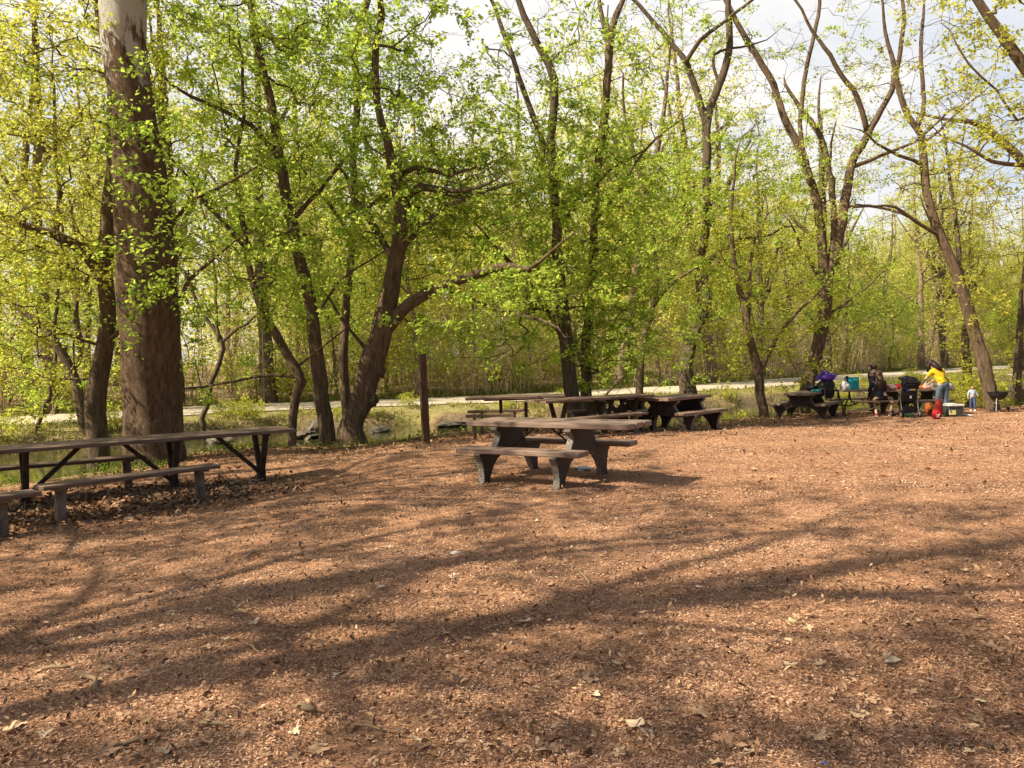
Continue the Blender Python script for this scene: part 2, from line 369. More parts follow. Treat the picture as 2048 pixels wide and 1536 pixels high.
class Skel:
    def __init__(s, seed=0):
        s.p = []; s.par = []; s.fix = []; s.tips = []; s.rd = random.Random(seed); s.rg = np.random.default_rng(seed)
        s.arr = np.zeros((4096, 3)); s.lim = 0
    def node(s, p, par, r=None):
        i = len(s.p); s.p.append(Vector(p)); s.par.append(par); s.fix.append(r)
        if i >= len(s.arr): s.arr = np.vstack([s.arr, np.zeros_like(s.arr)])
        s.arr[i] = p; return i
    def limb(s, pts, start=None, step=.3, wob=.02):
        """pts: list of (Vector, radius); Catmull-Rom through them"""
        P = [p for p, r in pts]; Rr = [r for p, r in pts]; out = []
        for i in range(len(P) - 1):
            p0, p1, p2, p3 = P[max(i - 1, 0)], P[i], P[i + 1], P[min(i + 2, len(P) - 1)]
            n = max(1, int((p2 - p1).length / step))
            for k in range(n):
                t = k / n
                q = .5 * ((2 * p1) + (-p0 + p2) * t + (2 * p0 - 5 * p1 + 4 * p2 - p3) * t * t + (-p0 + 3 * p1 - 3 * p2 + p3) * t ** 3)
                out.append((q, Rr[i] * (1 - t) + Rr[i + 1] * t))
        out.append((P[-1], Rr[-1]))
        par = -1 if start is None else start; dx_ = dy_ = 0.
        for j, (q, r) in enumerate(out):
            if j and wob and j < 10 ** 6: dx_ = dx_ * .8 + s.rd.gauss(0, wob * 1.1); dy_ = dy_ * .8 + s.rd.gauss(0, wob * 1.1); kk_ = min(1, 5 * (len(out) - j) / len(out)) if r > .1 else 1.0; q = q + Vector((dx_ * kk_, dy_ * kk_, s.rd.gauss(0, wob * .5)))
            par = s.node(q, par, r)
        s.lim = len(s.p); return par
    def nearest(s, t, pen=.7):
        n = len(s.p); d = s.arr[:n] - np.array(t)
        c = np.linalg.norm(d, axis=1) + pen * np.clip(d[:, 2], 0, None); return int(np.argmin(c)), float(c.min())
    def grow(s, targets, seg=.35, arch=.12, jit=.06, sub=3, sublen=.3, droop=0.):
        order = sorted(targets, key=lambda t: s.nearest(t)[1])
        for t in order:
            i, _ = s.nearest(t); a = s.p[i]; v = Vector(t) - a; L = v.length
            n = max(2, int(L / seg)); par = i
            off = Vector((s.rd.gauss(0, 1), s.rd.gauss(0, 1), s.rd.gauss(.6, .6))) * arch * L
            for k in range(1, n + 1):
                u = k / n; q = a + v * u + off * (4 * u * (1 - u)) * .5
                if k < n: q = q + Vector((s.rd.gauss(0, jit), s.rd.gauss(0, jit), s.rd.gauss(0, jit)))
                par = s.node(q, par)
            dr = v.normalized() if L > 1e-4 else Vector((0, 0, 1))
            for _ in range(sub):
                e = (dr + Vector((s.rd.gauss(0, .8), s.rd.gauss(0, .8), s.rd.gauss(-droop - .05, .36)))).normalized(); l = sublen * s.rd.uniform(.5, 1.4)
                st = s.p[par]; m = s.node(st + e * l * .5 + Vector((0, 0, .02)), par); f = s.node(st + e * l + Vector((0, 0, -.04 * s.rd.random())), m)
                s.tips.append((st.copy(), s.p[f].copy()))
    def mesh(s, name, base, tip=.0035, exp=2.3, rough=.10, cap=.5):
        n = len(s.p); acc = np.zeros(n); rad = np.zeros(n); kids = [[] for _ in range(n)]
        for i in range(n):
            if s.par[i] >= 0: kids[s.par[i]].append(i)
        for i in range(n - 1, -1, -1):
            r = s.fix[i] if s.fix[i] is not None else max(tip, acc[i] ** (1 / exp) if acc[i] > 0 else tip)
            rad[i] = r
            if s.par[i] >= 0 and s.fix[i] is None: acc[s.par[i]] += r ** exp
        for i in range(n):
            if s.fix[i] is None and s.par[i] >= 0: rad[i] = min(rad[i], rad[s.par[i]] * (.95 if s.fix[s.par[i]] is None else cap))
        chains = []; used = np.zeros(n, bool)
        for i in range(n):
            if used[i]: continue
            ch = [i]; used[i] = True; head = s.par[i]; j = i
            while True:
                ks = [k for k in kids[j] if not used[k] and ((s.fix[k] is None) == (s.fix[i] is None))]
                if not ks: break
                k = max(ks, key=lambda q: rad[q])
                if s.fix[i] is not None and k != j + 1: break
                ch.append(k); used[k] = True; j = k
            chains.append((head, ch))
        V, Fq = [], []; nv = 0; b0 = np.array(base)
        for head, ch in chains:
            P = [s.arr[c] for c in ch]; Rr = [rad[c] for c in ch]
            if head >= 0: P = [s.arr[head]] + P; Rr = [Rr[0] * 1.15] + Rr
            if len(P) < 2: continue
            P = np.array(P); Rr = np.array(Rr); mx = Rr.max()
            sides = 3 if mx < .008 else 4 if mx < .02 else 6 if mx < .05 else 10 if mx < .15 else 16 if mx < .3 else 28
            T = np.gradient(P, axis=0); T = unit(T); mt = unit(T.mean(0)[None])[0]
            ref = np.array([1., 0, 0]) if abs(mt[0]) < .7 else np.array([0., 1, 0])
            X = unit(np.cross(ref[None], T)); Y = np.cross(T, X); a = np.arange(sides) * 2 * np.pi / sides
            rr = Rr[:, None] * np.ones((1, sides))
            if mx > .03 and rough:
                zc = np.cumsum(np.r_[0, np.linalg.norm(np.diff(P, axis=0), axis=1)])[:, None]
                ph = s.rg.uniform(0, 6, 4)
                rr = rr * (1 + rough * (np.sin(2 * a + ph[0] + .7 * zc) * .5 + np.sin(3 * a + ph[1] - .9 * zc) * .5 + np.sin(5 * a + ph[2] + 2.1 * zc) * .3 + s.rg.normal(size=rr.shape) * .28))
            ring = P[:, None] + rr[..., None] * (np.cos(a)[None, :, None] * X[:, None] + np.sin(a)[None, :, None] * Y[:, None]) - b0
            V.append(ring.reshape(-1, 3)); m = len(P)
            k = (np.arange(m - 1)[:, None] * sides + np.arange(sides)[None]); kn = (np.arange(m - 1)[:, None] * sides + (np.arange(sides)[None] + 1) % sides)
            Fq.append(np.stack([k, kn, kn + sides, k + sides], -1).reshape(-1, 4) + nv); nv += m * sides
        return np_mesh(name, np.vstack(V), np.vstack(Fq), 4, smooth=True)
    def leaf_points(s, per, spread=.10, base=None):
        A = np.array([t[0] for t in s.tips]); B = np.array([t[1] for t in s.tips])
        n = len(A); u = s.rg.uniform(.15, 1.15, (n, per, 1)); P = A[:, None] * (1 - u) + B[:, None] * u + s.rg.normal(size=(n, per, 3)) * spread
        mu = np.repeat(s.rg.normal(size=n) * .16, per); P = P.reshape(-1, 3)
        return P - (np.array(base) if base is not None else 0), mu

DENS, PERX, SZX = .95, .80, 1.1
def ell(sk, px, py, rx, ry, D, dd, n):
    """n targets spread through an ellipsoid that stands around the point seen at (px, py) at depth D"""
    c = at(px, py, D); kx = rx * D / F; kz = ry * D / F; out = []
    while len(out) < n:
        v = [sk.rd.gauss(0, .62) for _ in range(3)]
        if v[0] ** 2 + v[1] ** 2 + v[2] ** 2 > 2.6: continue
        p = c + Vector((v[0] * kx, v[1] * dd, v[2] * kz))
        if p.z > .25: out.append(p)
    return out

def tree(name, label, base_px, limbs, crowns, seed, bark='bark', leaf='leaf', per=8, size=.085, mu=.5, group=None, stem_name='trunk', dd=2.1, sub=4, sublen=.36, step=.3, wob=.015, tip=.0035, D=None, ws=1.0, rough=.10, droop=.0, cat='tree', cap=.5, bare=()):
    b = on(*base_px); Dp = b.y if D is None else D
    sk = Skel(seed)
    for li, L in enumerate(limbs):
        slope = 0
        if L and isinstance(L[0], (int, float)): slope, L = L[0], L[1:]
        pts = []
        for k, (px, py, w) in enumerate(L):
            Y = Dp + slope * k / max(1, len(L) - 1)
            pts.append((at(px, py, Y), w * .5 * ws * Y / F))
        if li == 0:
            pts.insert(0, (Vector((pts[0][0].x, pts[0][0].y, min(b.z, pts[0][0].z) - .35)), pts[0][1] * 1.12)); start = None
        else:
            start = sk.nearest(pts[0][0], 0)[0]
            pts.insert(0, (sk.p[start], min(pts[0][1] * 1.15, sk.fix[start]))) if (sk.p[start] - pts[0][0]).length > .05 else None
            Dp_ = None
        if pts[-1][1] > .012 and len(pts) > 1:
            (pa, ra), (pb, rb) = pts[-2], pts[-1]; dv_ = (pb - pa).normalized(); Lx = min(1.6, rb * 34); j = lambda: Vector((sk.rd.gauss(0, .12), sk.rd.gauss(0, .12), sk.rd.gauss(.05, .1))) * Lx
            pts.append((pb + dv_ * Lx * .5 + j(), rb * .55)); pts.append((pb + dv_ * Lx + j(), max(.005, rb * .15)))
        sk.limb(pts, start, step, wob)
    T = []
    for c in crowns:
        px, py, rx, ry, n = c[:5]; n = int(n * DENS); off = c[5] if len(c) > 5 else 0; d2 = c[6] if len(c) > 6 else dd
        T += ell(sk, px, py, rx, ry, Dp + off, d2, n)
    sk.grow(T, sub=sub, sublen=sublen, droop=droop)
    if bare:
        keep = len(sk.tips); T = []
        for px, py, rx, ry, n in bare: T += ell(sk, px, py, rx, ry, Dp, 1.6, n)
        sk.grow(T, seg=.3, jit=.09, sub=4, sublen=.5); ex = sk.tips[keep:]; sk.tips = sk.tips[:keep] + ex[::6]
    root = empty(name, b, label, cat, 0, group)
    link(stem_name, sk.mesh(stem_name, b, tip, rough=rough, cap=cap), M[bark], root)
    if sk.tips and per:
        P, m = sk.leaf_points(int(per * PERX), .055, b)
        V, f, t = leaf_quads(P, size * SZX, mu + m, rg=sk.rg)
        link('crown', np_mesh('crown', V, f, 4, t), M[leaf], root)
    return root


# ------------------------------------------------------------------ trees on the near bank
NEAR = 'trees along the near bank of the canal'
tree('sycamore_tree', 'massive old sycamore with flaking brown bark turning white higher up, behind the left picnic table', (308, 925),
     [[(308, 915, 120), (303, 850, 113), (300, 760, 109), (297, 600, 112), (290, 480, 108), (280, 360, 100), (262, 240, 84), (248, 120, 82), (240, 0, 88), (236, -200, 90), (225, -500, 70), (240, -800, 44)],
      [1.5, (290, -320, 40), (420, -520, 30), (560, -700, 18)],
      [-1.0, (200, -300, 40), (80, -520, 28), (-60, -700, 16)], [(345, 640, 9), (380, 560, 8), (430, 520, 6)], [(330, 470, 10), (380, 400, 8), (430, 380, 6), (520, 330, 4)]],
     [(560, -700, 260, 160, 60, 0, 2.5), (0, -700, 260, 160, 60, 0, 2.5), (255, -800, 240, 160, 50, 0, 2.5), (310, 330, 100, 110, 28, -1.4, .5), (320, 560, 90, 100, 26, -1.4, .5), (220, 240, 90, 90, 16, -1.3, .6), (450, 420, 90, 110, 30, -.6, .8)],
     11, 'bark_syc', 'leaf', 12, .085, .36, NEAR, rough=.035, sub=3, sublen=.35, cap=.3)
tree('maple_tree', 'upright grey young maple standing just left of the massive sycamore', (195, 908),
     [[(194, 905, 40), (182, 800, 38), (195, 720, 34), (208, 640, 30), (206, 560, 30), (212, 420, 27), (220, 280, 22), (215, 150, 18), (190, 20, 14), (180, -150, 9)],
      [-1.0, (200, 548, 24), (165, 500, 22), (110, 470, 18), (60, 452, 14), (0, 425, 10), (-80, 390, 6)],
      [.6, (110, 470, 12), (120, 400, 10), (112, 300, 8), (110, 180, 6)], [(205, 690, 10), (265, 640, 8), (310, 600, 5)]],
     [(100, 330, 170, 170, 150, -.5), (80, 120, 190, 150, 150, 0), (60, 520, 150, 110, 95, -.8), (240, 100, 120, 120, 60), (30, 700, 110, 110, 50, -.5), (150, -120, 200, 120, 60)], 12, 'bark', 'leaf_y', 15, .075, .42, NEAR)
tree('maple_sapling', 'thin curved sapling leaning left beside the upright young maple, forked into two stems', (174, 868),
     [[(172, 868, 19), (158, 800, 20), (145, 745, 20), (110, 690, 17), (85, 655, 14), (40, 620, 11), (0, 590, 9), (-60, 560, 6)],
      [.8, (146, 742, 13), (158, 700, 12), (150, 620, 10), (152, 540, 9), (140, 440, 6)]],
     [(60, 760, 110, 90, 50, .6), (30, 610, 90, 110, 55, 0), (150, 560, 60, 120, 30, .5)], 13, 'bark', 'leaf', 15, .08, .55, NEAR)
tree('vine_stem', 'thin dark drooping vine stem hanging in front of the left path', (80, 870),
     [[(68, 872, 9), (95, 800, 8), (108, 720, 7), (112, 620, 7), (118, 540, 6), (124, 470, 5), (112, 380, 4)]], [(110, 480, 50, 80, 10)], 14, 'bark', 'leaf', 10, .08, .5, None, 'stem', cat='vine', step=.15, wob=.02)
tree('forked_vine', 'dark bare forked vine drooping to the far right of the sycamore trunk', (410, 858),
     [[(410, 862, 10), (420, 790, 10), (438, 720, 10), (443, 685, 10), (410, 630, 8), (375, 560, 7), (345, 520, 5)], [(443, 685, 8), (480, 655, 7), (510, 630, 5), (560, 560, 4)], [(436, 680, 7), (430, 540, 5), (408, 440, 4), (395, 330, 4)]],
     [(520, 590, 60, 60, 8), (400, 420, 50, 90, 12)], 15, 'bark', 'leaf', 10, .08, .45, None, 'stem', cat='vine', step=.15, wob=.02)
tree('maple_tree', 'slender crooked maple with a kinked base, right behind the end of the left picnic table', (585, 893),
     [[(584, 893, 26), (586, 830, 26), (596, 790, 28), (606, 765, 30), (596, 740, 28), (570, 700, 28), (530, 630, 26), (505, 560, 22), (490, 490, 20), (478, 410, 18), (470, 330, 14), (485, 230, 11), (480, 100, 8)],
      [-.8, (492, 495, 16), (450, 445, 14), (410, 405, 12), (380, 360, 9), (352, 330, 7)], [(600, 755, 12), (540, 750, 11), (470, 762, 9), (400, 775, 7), (355, 778, 5)], [(590, 735, 9), (640, 700, 7), (690, 660, 5)]],
     [(440, 480, 120, 130, 60, .4), (450, 250, 120, 130, 72, .5), (570, 560, 90, 110, 55, -.5), (470, 60, 130, 110, 70), (400, 690, 60, 80, 18)], 16, 'bark', 'leaf', 15, .085, .5, NEAR, ws=0.62)
tree('maple_tree', 'straight dark maple trunk leaning left, second from the kinked one toward the knobby tree', (660, 888),
     [[(657, 888, 44), (648, 800, 40), (634, 700, 38), (622, 620, 36), (596, 520, 32), (578, 420, 30), (560, 320, 26), (540, 220, 22), (515, 110, 20), (498, 0, 16), (490, -150, 10)],
      [.8, (585, 440, 14), (640, 380, 11), (690, 320, 8)], [-.8, (560, 320, 14), (500, 250, 12), (420, 210, 10), (340, 170, 7)], [(625, 640, 9), (680, 560, 7), (740, 520, 5)]],
     [(560, 440, 120, 120, 66, .8), (600, 220, 130, 130, 84, .7), (470, 60, 150, 100, 60), (640, 40, 140, 110, 80), (600, -150, 160, 90, 40)], 17, 'bark', 'leaf', 15, .085, .52, NEAR, ws=0.74, bare=[(560, 60, 140, 90, 16)])
tree('maple_tree', 'thin dark twisted trunk half hidden behind the knobby leaning tree', (700, 866),
     [[(702, 862, 30), (690, 790, 28), (688, 700, 26), (694, 600, 22), (704, 500, 20), (708, 400, 22), (706, 300, 22), (712, 180, 20), (712, 80, 20), (735, 0, 18), (750, -120, 10)],
      [-.6, (700, 470, 12), (660, 410, 10), (620, 360, 7)]],
     [(660, 330, 110, 110, 60, .5), (690, 130, 110, 110, 60, .5), (700, 560, 80, 80, 30, .5)], 18, 'bark', 'leaf', 14, .08, .45, NEAR, ws=0.7)
KT = tree('knobby_tree', 'knobby leaning tree with swollen burls and a long limb arching over the wooden post', (708, 886),
     [[-.4, (706, 886, 92), (702, 860, 72), (708, 835, 62), (722, 800, 66), (730, 760, 62), (738, 720, 68), (752, 680, 62), (766, 630, 60), (776, 585, 50), (788, 540, 46), (800, 480, 42), (800, 420, 40), (796, 370, 40), (780, 300, 28), (762, 240, 24), (752, 170, 22), (756, 90, 20), (765, 30, 22)],
      [-2.2, (770, 660, 44), (800, 625, 40), (850, 590, 36), (905, 565, 32), (965, 545, 28), (1020, 532, 24), (1060, 540, 18), (1085, 520, 10), (1130, 480, 6)],
      [-2.0, (885, 575, 18), (930, 592, 16), (985, 615, 14), (1030, 628, 12), (1080, 640, 9), (1120, 655, 6)],
      [-1.2, (800, 400, 28), (840, 375, 24), (890, 380, 18), (940, 378, 12), (990, 360, 6)], [.6, (788, 520, 22), (755, 470, 20), (730, 420, 18), (705, 395, 14), (690, 350, 8)],
      [-1.0, (802, 500, 18), (850, 445, 14), (900, 410, 11), (960, 385, 8), (1010, 372, 5)], [-.5, (790, 350, 16), (830, 335, 14), (900, 350, 12), (950, 335, 7)], [(735, 700, 12), (690, 650, 9), (660, 600, 6)]],
     [(890, 440, 170, 80, 100, .6, 1.8), (900, 330, 150, 110, 80, .7), (750, 400, 110, 120, 60, .6), (1040, 580, 110, 50, 34, -1.6, 1.2), (760, 220, 100, 130, 54, .9), (850, 630, 60, 30, 8, -.8), (900, 190, 150, 120, 40), (780, 60, 110, 80, 30)],
     19, 'bark', 'leaf', 15, .09, .42, NEAR, rough=.15, ws=0.66, bare=[(860, 330, 130, 80, 36), (850, 150, 130, 120, 26), (800, 420, 60, 60, 20)])
for px, py, r, sd_ in [(703, 838, 13, 1), (744, 800, 12, 2), (712, 795, 11, 3), (756, 742, 14, 4), (728, 752, 10, 5), (752, 690, 12, 6), (778, 655, 11, 7), (700, 868, 16, 8)]:
    m = MB(); pq = at(px, py, KT.location.y - .1) - KT.location; m.blob(pq, r * KT.location.y / F, 3, (1, .9, 1.15), .16, sd_); m.build('burl', M['bark_grey'], KT, True)
tree('maple_tree', 'smooth grey straight trunk rising behind the middle picnic tables, left of its vine-covered neighbour', (1148, 856),
     [[(1150, 856, 48), (1143, 800, 44), (1133, 720, 40), (1124, 620, 36), (1116, 540, 30), (1112, 460, 28), (1106, 380, 26), (1106, 280, 24), (1108, 160, 24), (1085, 110, 22), (1060, 60, 20), (1035, 0, 16), (1010, -80, 10)],
      [-.8, (1130, 690, 22), (1095, 620, 20), (1050, 560, 18), (1020, 530, 14), (985, 490, 10)],
      [.5, (1105, 330, 18), (1075, 250, 17), (1050, 180, 16), (1020, 90, 14), (985, 0, 10)], [(1108, 470, 12), (1160, 400, 10), (1220, 340, 8), (1290, 300, 5)]],
     [(1080, 430, 140, 120, 100, .2), (1150, 560, 120, 110, 78, -.2), (1060, 290, 120, 80, 50), (1190, 310, 110, 90, 60), (1090, 120, 130, 90, 32), (1000, 690, 130, 60, 34, -.5)], 20, 'bark_grey', 'leaf', 15, .09, .52, NEAR, ws=0.7, bare=[(1050, 120, 140, 130, 34)])
tree('maple_tree', 'vine-covered dark trunk right beside the smooth grey one behind the middle tables', (1174, 852),
     [[(1174, 852, 36), (1172, 780, 32), (1172, 700, 30), (1180, 600, 26), (1186, 500, 24), (1192, 400, 24), (1200, 300, 24), (1212, 200, 22), (1218, 110, 22), (1222, 60, 22), (1245, 0, 14)],
      [.4, (1219, 90, 16), (1205, 40, 14), (1195, -20, 12)], [1.0, (1178, 760, 20), (1160, 720, 18), (1148, 690, 14)], [(1190, 440, 12), (1240, 380, 10), (1290, 300, 7), (1350, 250, 4)]],
     [(1230, 450, 120, 120, 100, -.6), (1230, 620, 110, 100, 80, -.6), (1174, 700, 40, 110, 26, -.3, .3), (1220, 270, 110, 90, 40), (1225, 70, 120, 90, 30)], 21, 'bark', 'leaf', 15, .09, .45, NEAR, ws=0.68, bare=[(1220, 110, 130, 130, 34)])
tree('maple_sapling', 'slim dark sapling rising behind the middle arched table', (1281, 832),
     [[(1281, 832, 17), (1280, 760, 17), (1284, 690, 16), (1298, 630, 15), (1310, 560, 14), (1306, 480, 12), (1290, 390, 11), (1268, 310, 9), (1250, 240, 7)],
      [(1300, 625, 9), (1340, 570, 8), (1385, 540, 6)], [-.5, (1283, 720, 6), (1240, 760, 6), (1200, 800, 5)]],
     [(1310, 500, 100, 130, 85, -.5), (1270, 690, 100, 80, 48, -.4), (1330, 380, 100, 90, 50)], 22, 'bark', 'leaf', 15, .088, .5, NEAR, ws=0.9)
tree('crooked_tree', 'thick tree curving right then left, behind the right end of the middle tables', (1383, 826),
     [[(1382, 826, 60), (1378, 780, 50), (1372, 740, 46), (1382, 690, 36), (1402, 640, 32), (1416, 600, 30), (1408, 560, 28), (1398, 530, 26), (1412, 480, 28), (1416, 420, 28), (1412, 330, 26), (1414, 240, 26), (1440, 170, 24), (1462, 90, 22), (1456, 0, 18), (1470, -100, 10)],
      [.5, (1414, 260, 24), (1400, 200, 22), (1380, 150, 20), (1371, 125, 18), (1345, 90, 16), (1310, 45, 13), (1270, 0, 11), (1220, -40, 7)], [-.6, (1371, 125, 15), (1400, 80, 13), (1450, 42, 12), (1505, 0, 10), (1560, -60, 6)],
      [(1440, 170, 10), (1428, 110, 10), (1500, 90, 6)], [1., (1400, 545, 18), (1430, 510, 16), (1480, 480, 12), (1540, 470, 8)]],
     [(1420, 430, 110, 110, 80, -.5), (1430, 600, 90, 90, 50, -.5), (1400, 300, 110, 80, 45), (1500, 380, 90, 100, 50), (1400, 90, 150, 80, 26)], 23, 'bark_grey', 'leaf', 15, .088, .55, NEAR, ws=0.62, bare=[(1400, 110, 160, 120, 46), (1480, 260, 100, 90, 20)])
tree('maple_tree', 'small multi-stemmed tree with a pale base at the water between the two table groups', (1523, 836),
     [[(1528, 836, 26), (1520, 790, 24), (1516, 745, 24), (1500, 690, 20), (1488, 640, 18), (1478, 580, 15), (1468, 520, 12), (1460, 440, 9), (1470, 350, 6)],
      [.5, (1508, 715, 14), (1498, 640, 12), (1500, 560, 10), (1510, 480, 7)], [-.5, (1518, 750, 11), (1545, 690, 10), (1580, 640, 8), (1620, 600, 5)]],
     [(1500, 560, 100, 120, 75, -.2), (1560, 690, 90, 80, 40, 0), (1480, 700, 60, 60, 20), (1510, 420, 90, 90, 45)], 24, 'bark', 'leaf_y', 15, .085, .4, NEAR, ws=0.8, bare=[(1500, 400, 80, 100, 12)])
tree('forked_tree', 'tall dark leaning tree forking into spreading bare arms, behind the right picnic group', (1606, 826),
     [[(1602, 826, 46), (1610, 780, 42), (1628, 720, 40), (1642, 660, 38), (1652, 600, 38), (1654, 570, 38), (1668, 520, 32), (1682, 460, 28), (1692, 390, 26), (1702, 330, 24), (1722, 295, 22), (1736, 268, 20), (1775, 200, 16), (1795, 140, 14), (1803, 80, 12), (1806, 0, 9)],
      [.7, (1650, 575, 30), (1644, 510, 28), (1634, 430, 26), (1622, 370, 24), (1600, 300, 22), (1570, 240, 20), (1545, 170, 18), (1510, 110, 17), (1470, 40, 15), (1440, -20, 12)],
      [-.6, (1736, 268, 16), (1722, 220, 15), (1706, 180, 14), (1690, 160, 13), (1660, 110, 12), (1625, 60, 9), (1590, 0, 7)],
      [.6, (1668, 515, 20), (1668, 440, 20), (1656, 330, 19), (1640, 270, 17), (1606, 225, 14)] , [.4, (1622, 365, 14), (1600, 270, 14), (1602, 200, 13), (1620, 110, 12), (1638, 30, 10), (1640, -30, 8)],
      [-.8, (1704, 335, 13), (1740, 320, 11), (1790, 300, 9), (1830, 285, 7), (1900, 220, 5)], [-.4, (1690, 415, 10), (1740, 412, 9), (1800, 425, 8), (1845, 450, 6)], [(1640, 640, 8), (1700, 600, 7), (1740, 570, 5)]],
     [(1650, 560, 100, 100, 60, -.4), (1620, 400, 90, 90, 34, 0), (1560, 300, 90, 80, 22), (1745, 600, 95, 70, 46, 2.0, 1.2), (1600, 640, 80, 50, 22, .8), (1740, 160, 150, 130, 16), (1580, 80, 130, 90, 10)], 25, 'bark', 'leaf', 14, .085, .55, NEAR, tip=.003, ws=0.68, bare=[(1600, 110, 170, 130, 44), (1760, 180, 130, 120, 30), (1720, 400, 110, 70, 18)])
tree('leaning_tree', 'long bare-barked tree leaning left, its foot beside the kettle grill', (1990, 822),
     [[(1988, 826, 40), (1980, 790, 38), (1968, 730, 36), (1948, 660, 32), (1928, 600, 30), (1905, 530, 28), (1880, 470, 26), (1862, 420, 24), (1850, 370, 23), (1842, 310, 22), (1838, 270, 20), (1815, 235, 18), (1796, 170, 15), (1786, 110, 12), (1770, 40, 8)],
      [.4, (1835, 255, 14), (1850, 200, 12), (1840, 100, 10), (1845, 0, 6)], [-.5, (1846, 330, 12), (1800, 310, 10), (1750, 285, 7)], [-.5, (1885, 475, 12), (1840, 450, 11), (1790, 415, 9), (1750, 412, 6)], [-.4, (1840, 290, 8), (1880, 260, 8), (1920, 220, 7), (1960, 190, 4)]],
     [(1830, 120, 120, 120, 26), (1900, 380, 90, 80, 20), (1800, 330, 80, 70, 12), (1940, 620, 60, 80, 16)], 26, 'bark', 'leaf_y', 12, .085, .5, NEAR, ws=0.68, bare=[(1820, 130, 120, 140, 34), (1900, 380, 100, 100, 22)])
tree('ivy_trunk_tree', 'thin upright trunk hung with yellow-green leaves, between the yellow-shirted person and the grill', (1938, 815),
     [[(1939, 815, 22), (1936, 760, 21), (1932, 690, 19), (1928, 620, 17), (1922, 540, 15), (1915, 460, 12), (1905, 380, 9), (1890, 290, 6)]],
     [(1928, 690, 22, 90, 22, -.1, .25), (1915, 470, 80, 90, 26), (1950, 560, 60, 80, 20)], 27, 'bark_grey', 'leaf_y', 13, .09, .5, NEAR, ws=0.75)
tree('sycamore_tree', 'broad pale trunk cut off by the right edge behind the grill', (2062, 806),
     [[(2064, 812, 86), (2056, 760, 66), (2062, 690, 60), (2072, 560, 56), (2080, 400, 50), (2086, 200, 44), (2090, 0, 38), (2095, -200, 26)], [(2080, 360, 22), (2020, 300, 18), (1960, 250, 14), (1900, 240, 8)]],
     [(2040, 560, 120, 140, 60), (2030, 330, 110, 110, 40), (2060, 690, 80, 80, 26)], 28, 'bark_grey', 'leaf_y', 14, .085, .55, NEAR, rough=.05, ws=0.9, bare=[(1980, 320, 80, 100, 14)])
# a maple that stands to the right of the frame and leans its limb in
tree('overhanging_maple', 'dark slanting limb with bright yellow-green leaves entering at the upper right corner', (2420, 860),
     [[(2420, 860, 60), (2390, 700, 54), (2330, 520, 48), (2240, 350, 42), (2130, 230, 36), (2048, 130, 32), (1998, 60, 28), (1950, 0, 24), (1900, -80, 16)],
      [(2230, 340, 24), (2120, 335, 18), (2048, 330, 14), (1990, 322, 12), (1940, 290, 8), (1890, 270, 5)], [(2040, 240, 8), (1995, 180, 7), (1940, 130, 6), (1900, 60, 4)]],
     [(2040, 60, 110, 120, 34), (2030, 260, 110, 110, 36, -.5), (1950, 250, 90, 60, 22), (1880, 60, 80, 80, 12), (2140, 100, 150, 150, 50)], 29, 'bark', 'leaf_y', 13, .085, .45, None, D=17.5, ws=0.66, bare=[(1960, 140, 90, 120, 14)])

# tall maples that stand outside the frame on the left and throw their shade across the clearing
def shade_tree(x, y, h, r, n, seed, label):
    b = Vector((x, y, terr(x, y))); sk = Skel(seed); rd = sk.rd
    top = b + Vector((rd.uniform(-.6, .6), rd.uniform(-.6, .6), h))
    sk.limb([(b + Vector((0, 0, -.3)), .27), (b + Vector((.05, .1, h * .25)), .19), (b + Vector((.2, -.1, h * .5)), .14), (b + Vector((0, .2, h * .75)), .09), (top, .04)], None, .6, .03)
    for k in range(6):
        a = k * 1.05 + rd.random(); z = h * rd.uniform(.38, .62); s = b + Vector((0, 0, z)); e = s + Vector((math.cos(a) * r * .9, math.sin(a) * r * .9, h * .25))
        i = sk.nearest(s, 0)[0]; sk.limb([(sk.p[i], .085), (s.lerp(e, .5) + Vector((0, 0, .4)), .06), (e, .025)], i, .6, .06)
    T = []
    while len(T) < n:
        v = Vector((rd.uniform(-1, 1), rd.uniform(-1, 1), rd.uniform(-1, 1)))
        if v.length < 1: T.append(b + Vector((v.x * r * 1.15, v.y * r * 1.15, h * .74 + v.z * h * .28)))
    sk.grow(T, seg=.6, sub=3, sublen=.4)
    root = empty('shade_maple', b, label, 'tree', 0, 'tall maples shading the clearing')
    link('trunk', sk.mesh('trunk', b), M['bark'], root)
    P, m = sk.leaf_points(10, .12, b); V, f, t = leaf_quads(P, .13, .5 + m, rg=sk.rg)
    link('crown', np_mesh('crown', V, f, 4, t), M['leaf'], root); return root
SHADE = [(-9.5, 2.5, 13, 4.0, 230), (-14.5, 8.5, 16, 4.6, 270), (-7.5, -2.5, 12, 3.4, 60), (-17., -1.5, 17, 4.0, 80), (-9.8, 7.2, 11, 3.2, 190), (-9.6, .9, 19, 2.9, 65)]
for i, (x, y, h, r, n) in enumerate(SHADE):
    shade_tree(x, y, h, r, n, 60 + i, 'tall maple standing left of the frame and shading the clearing')

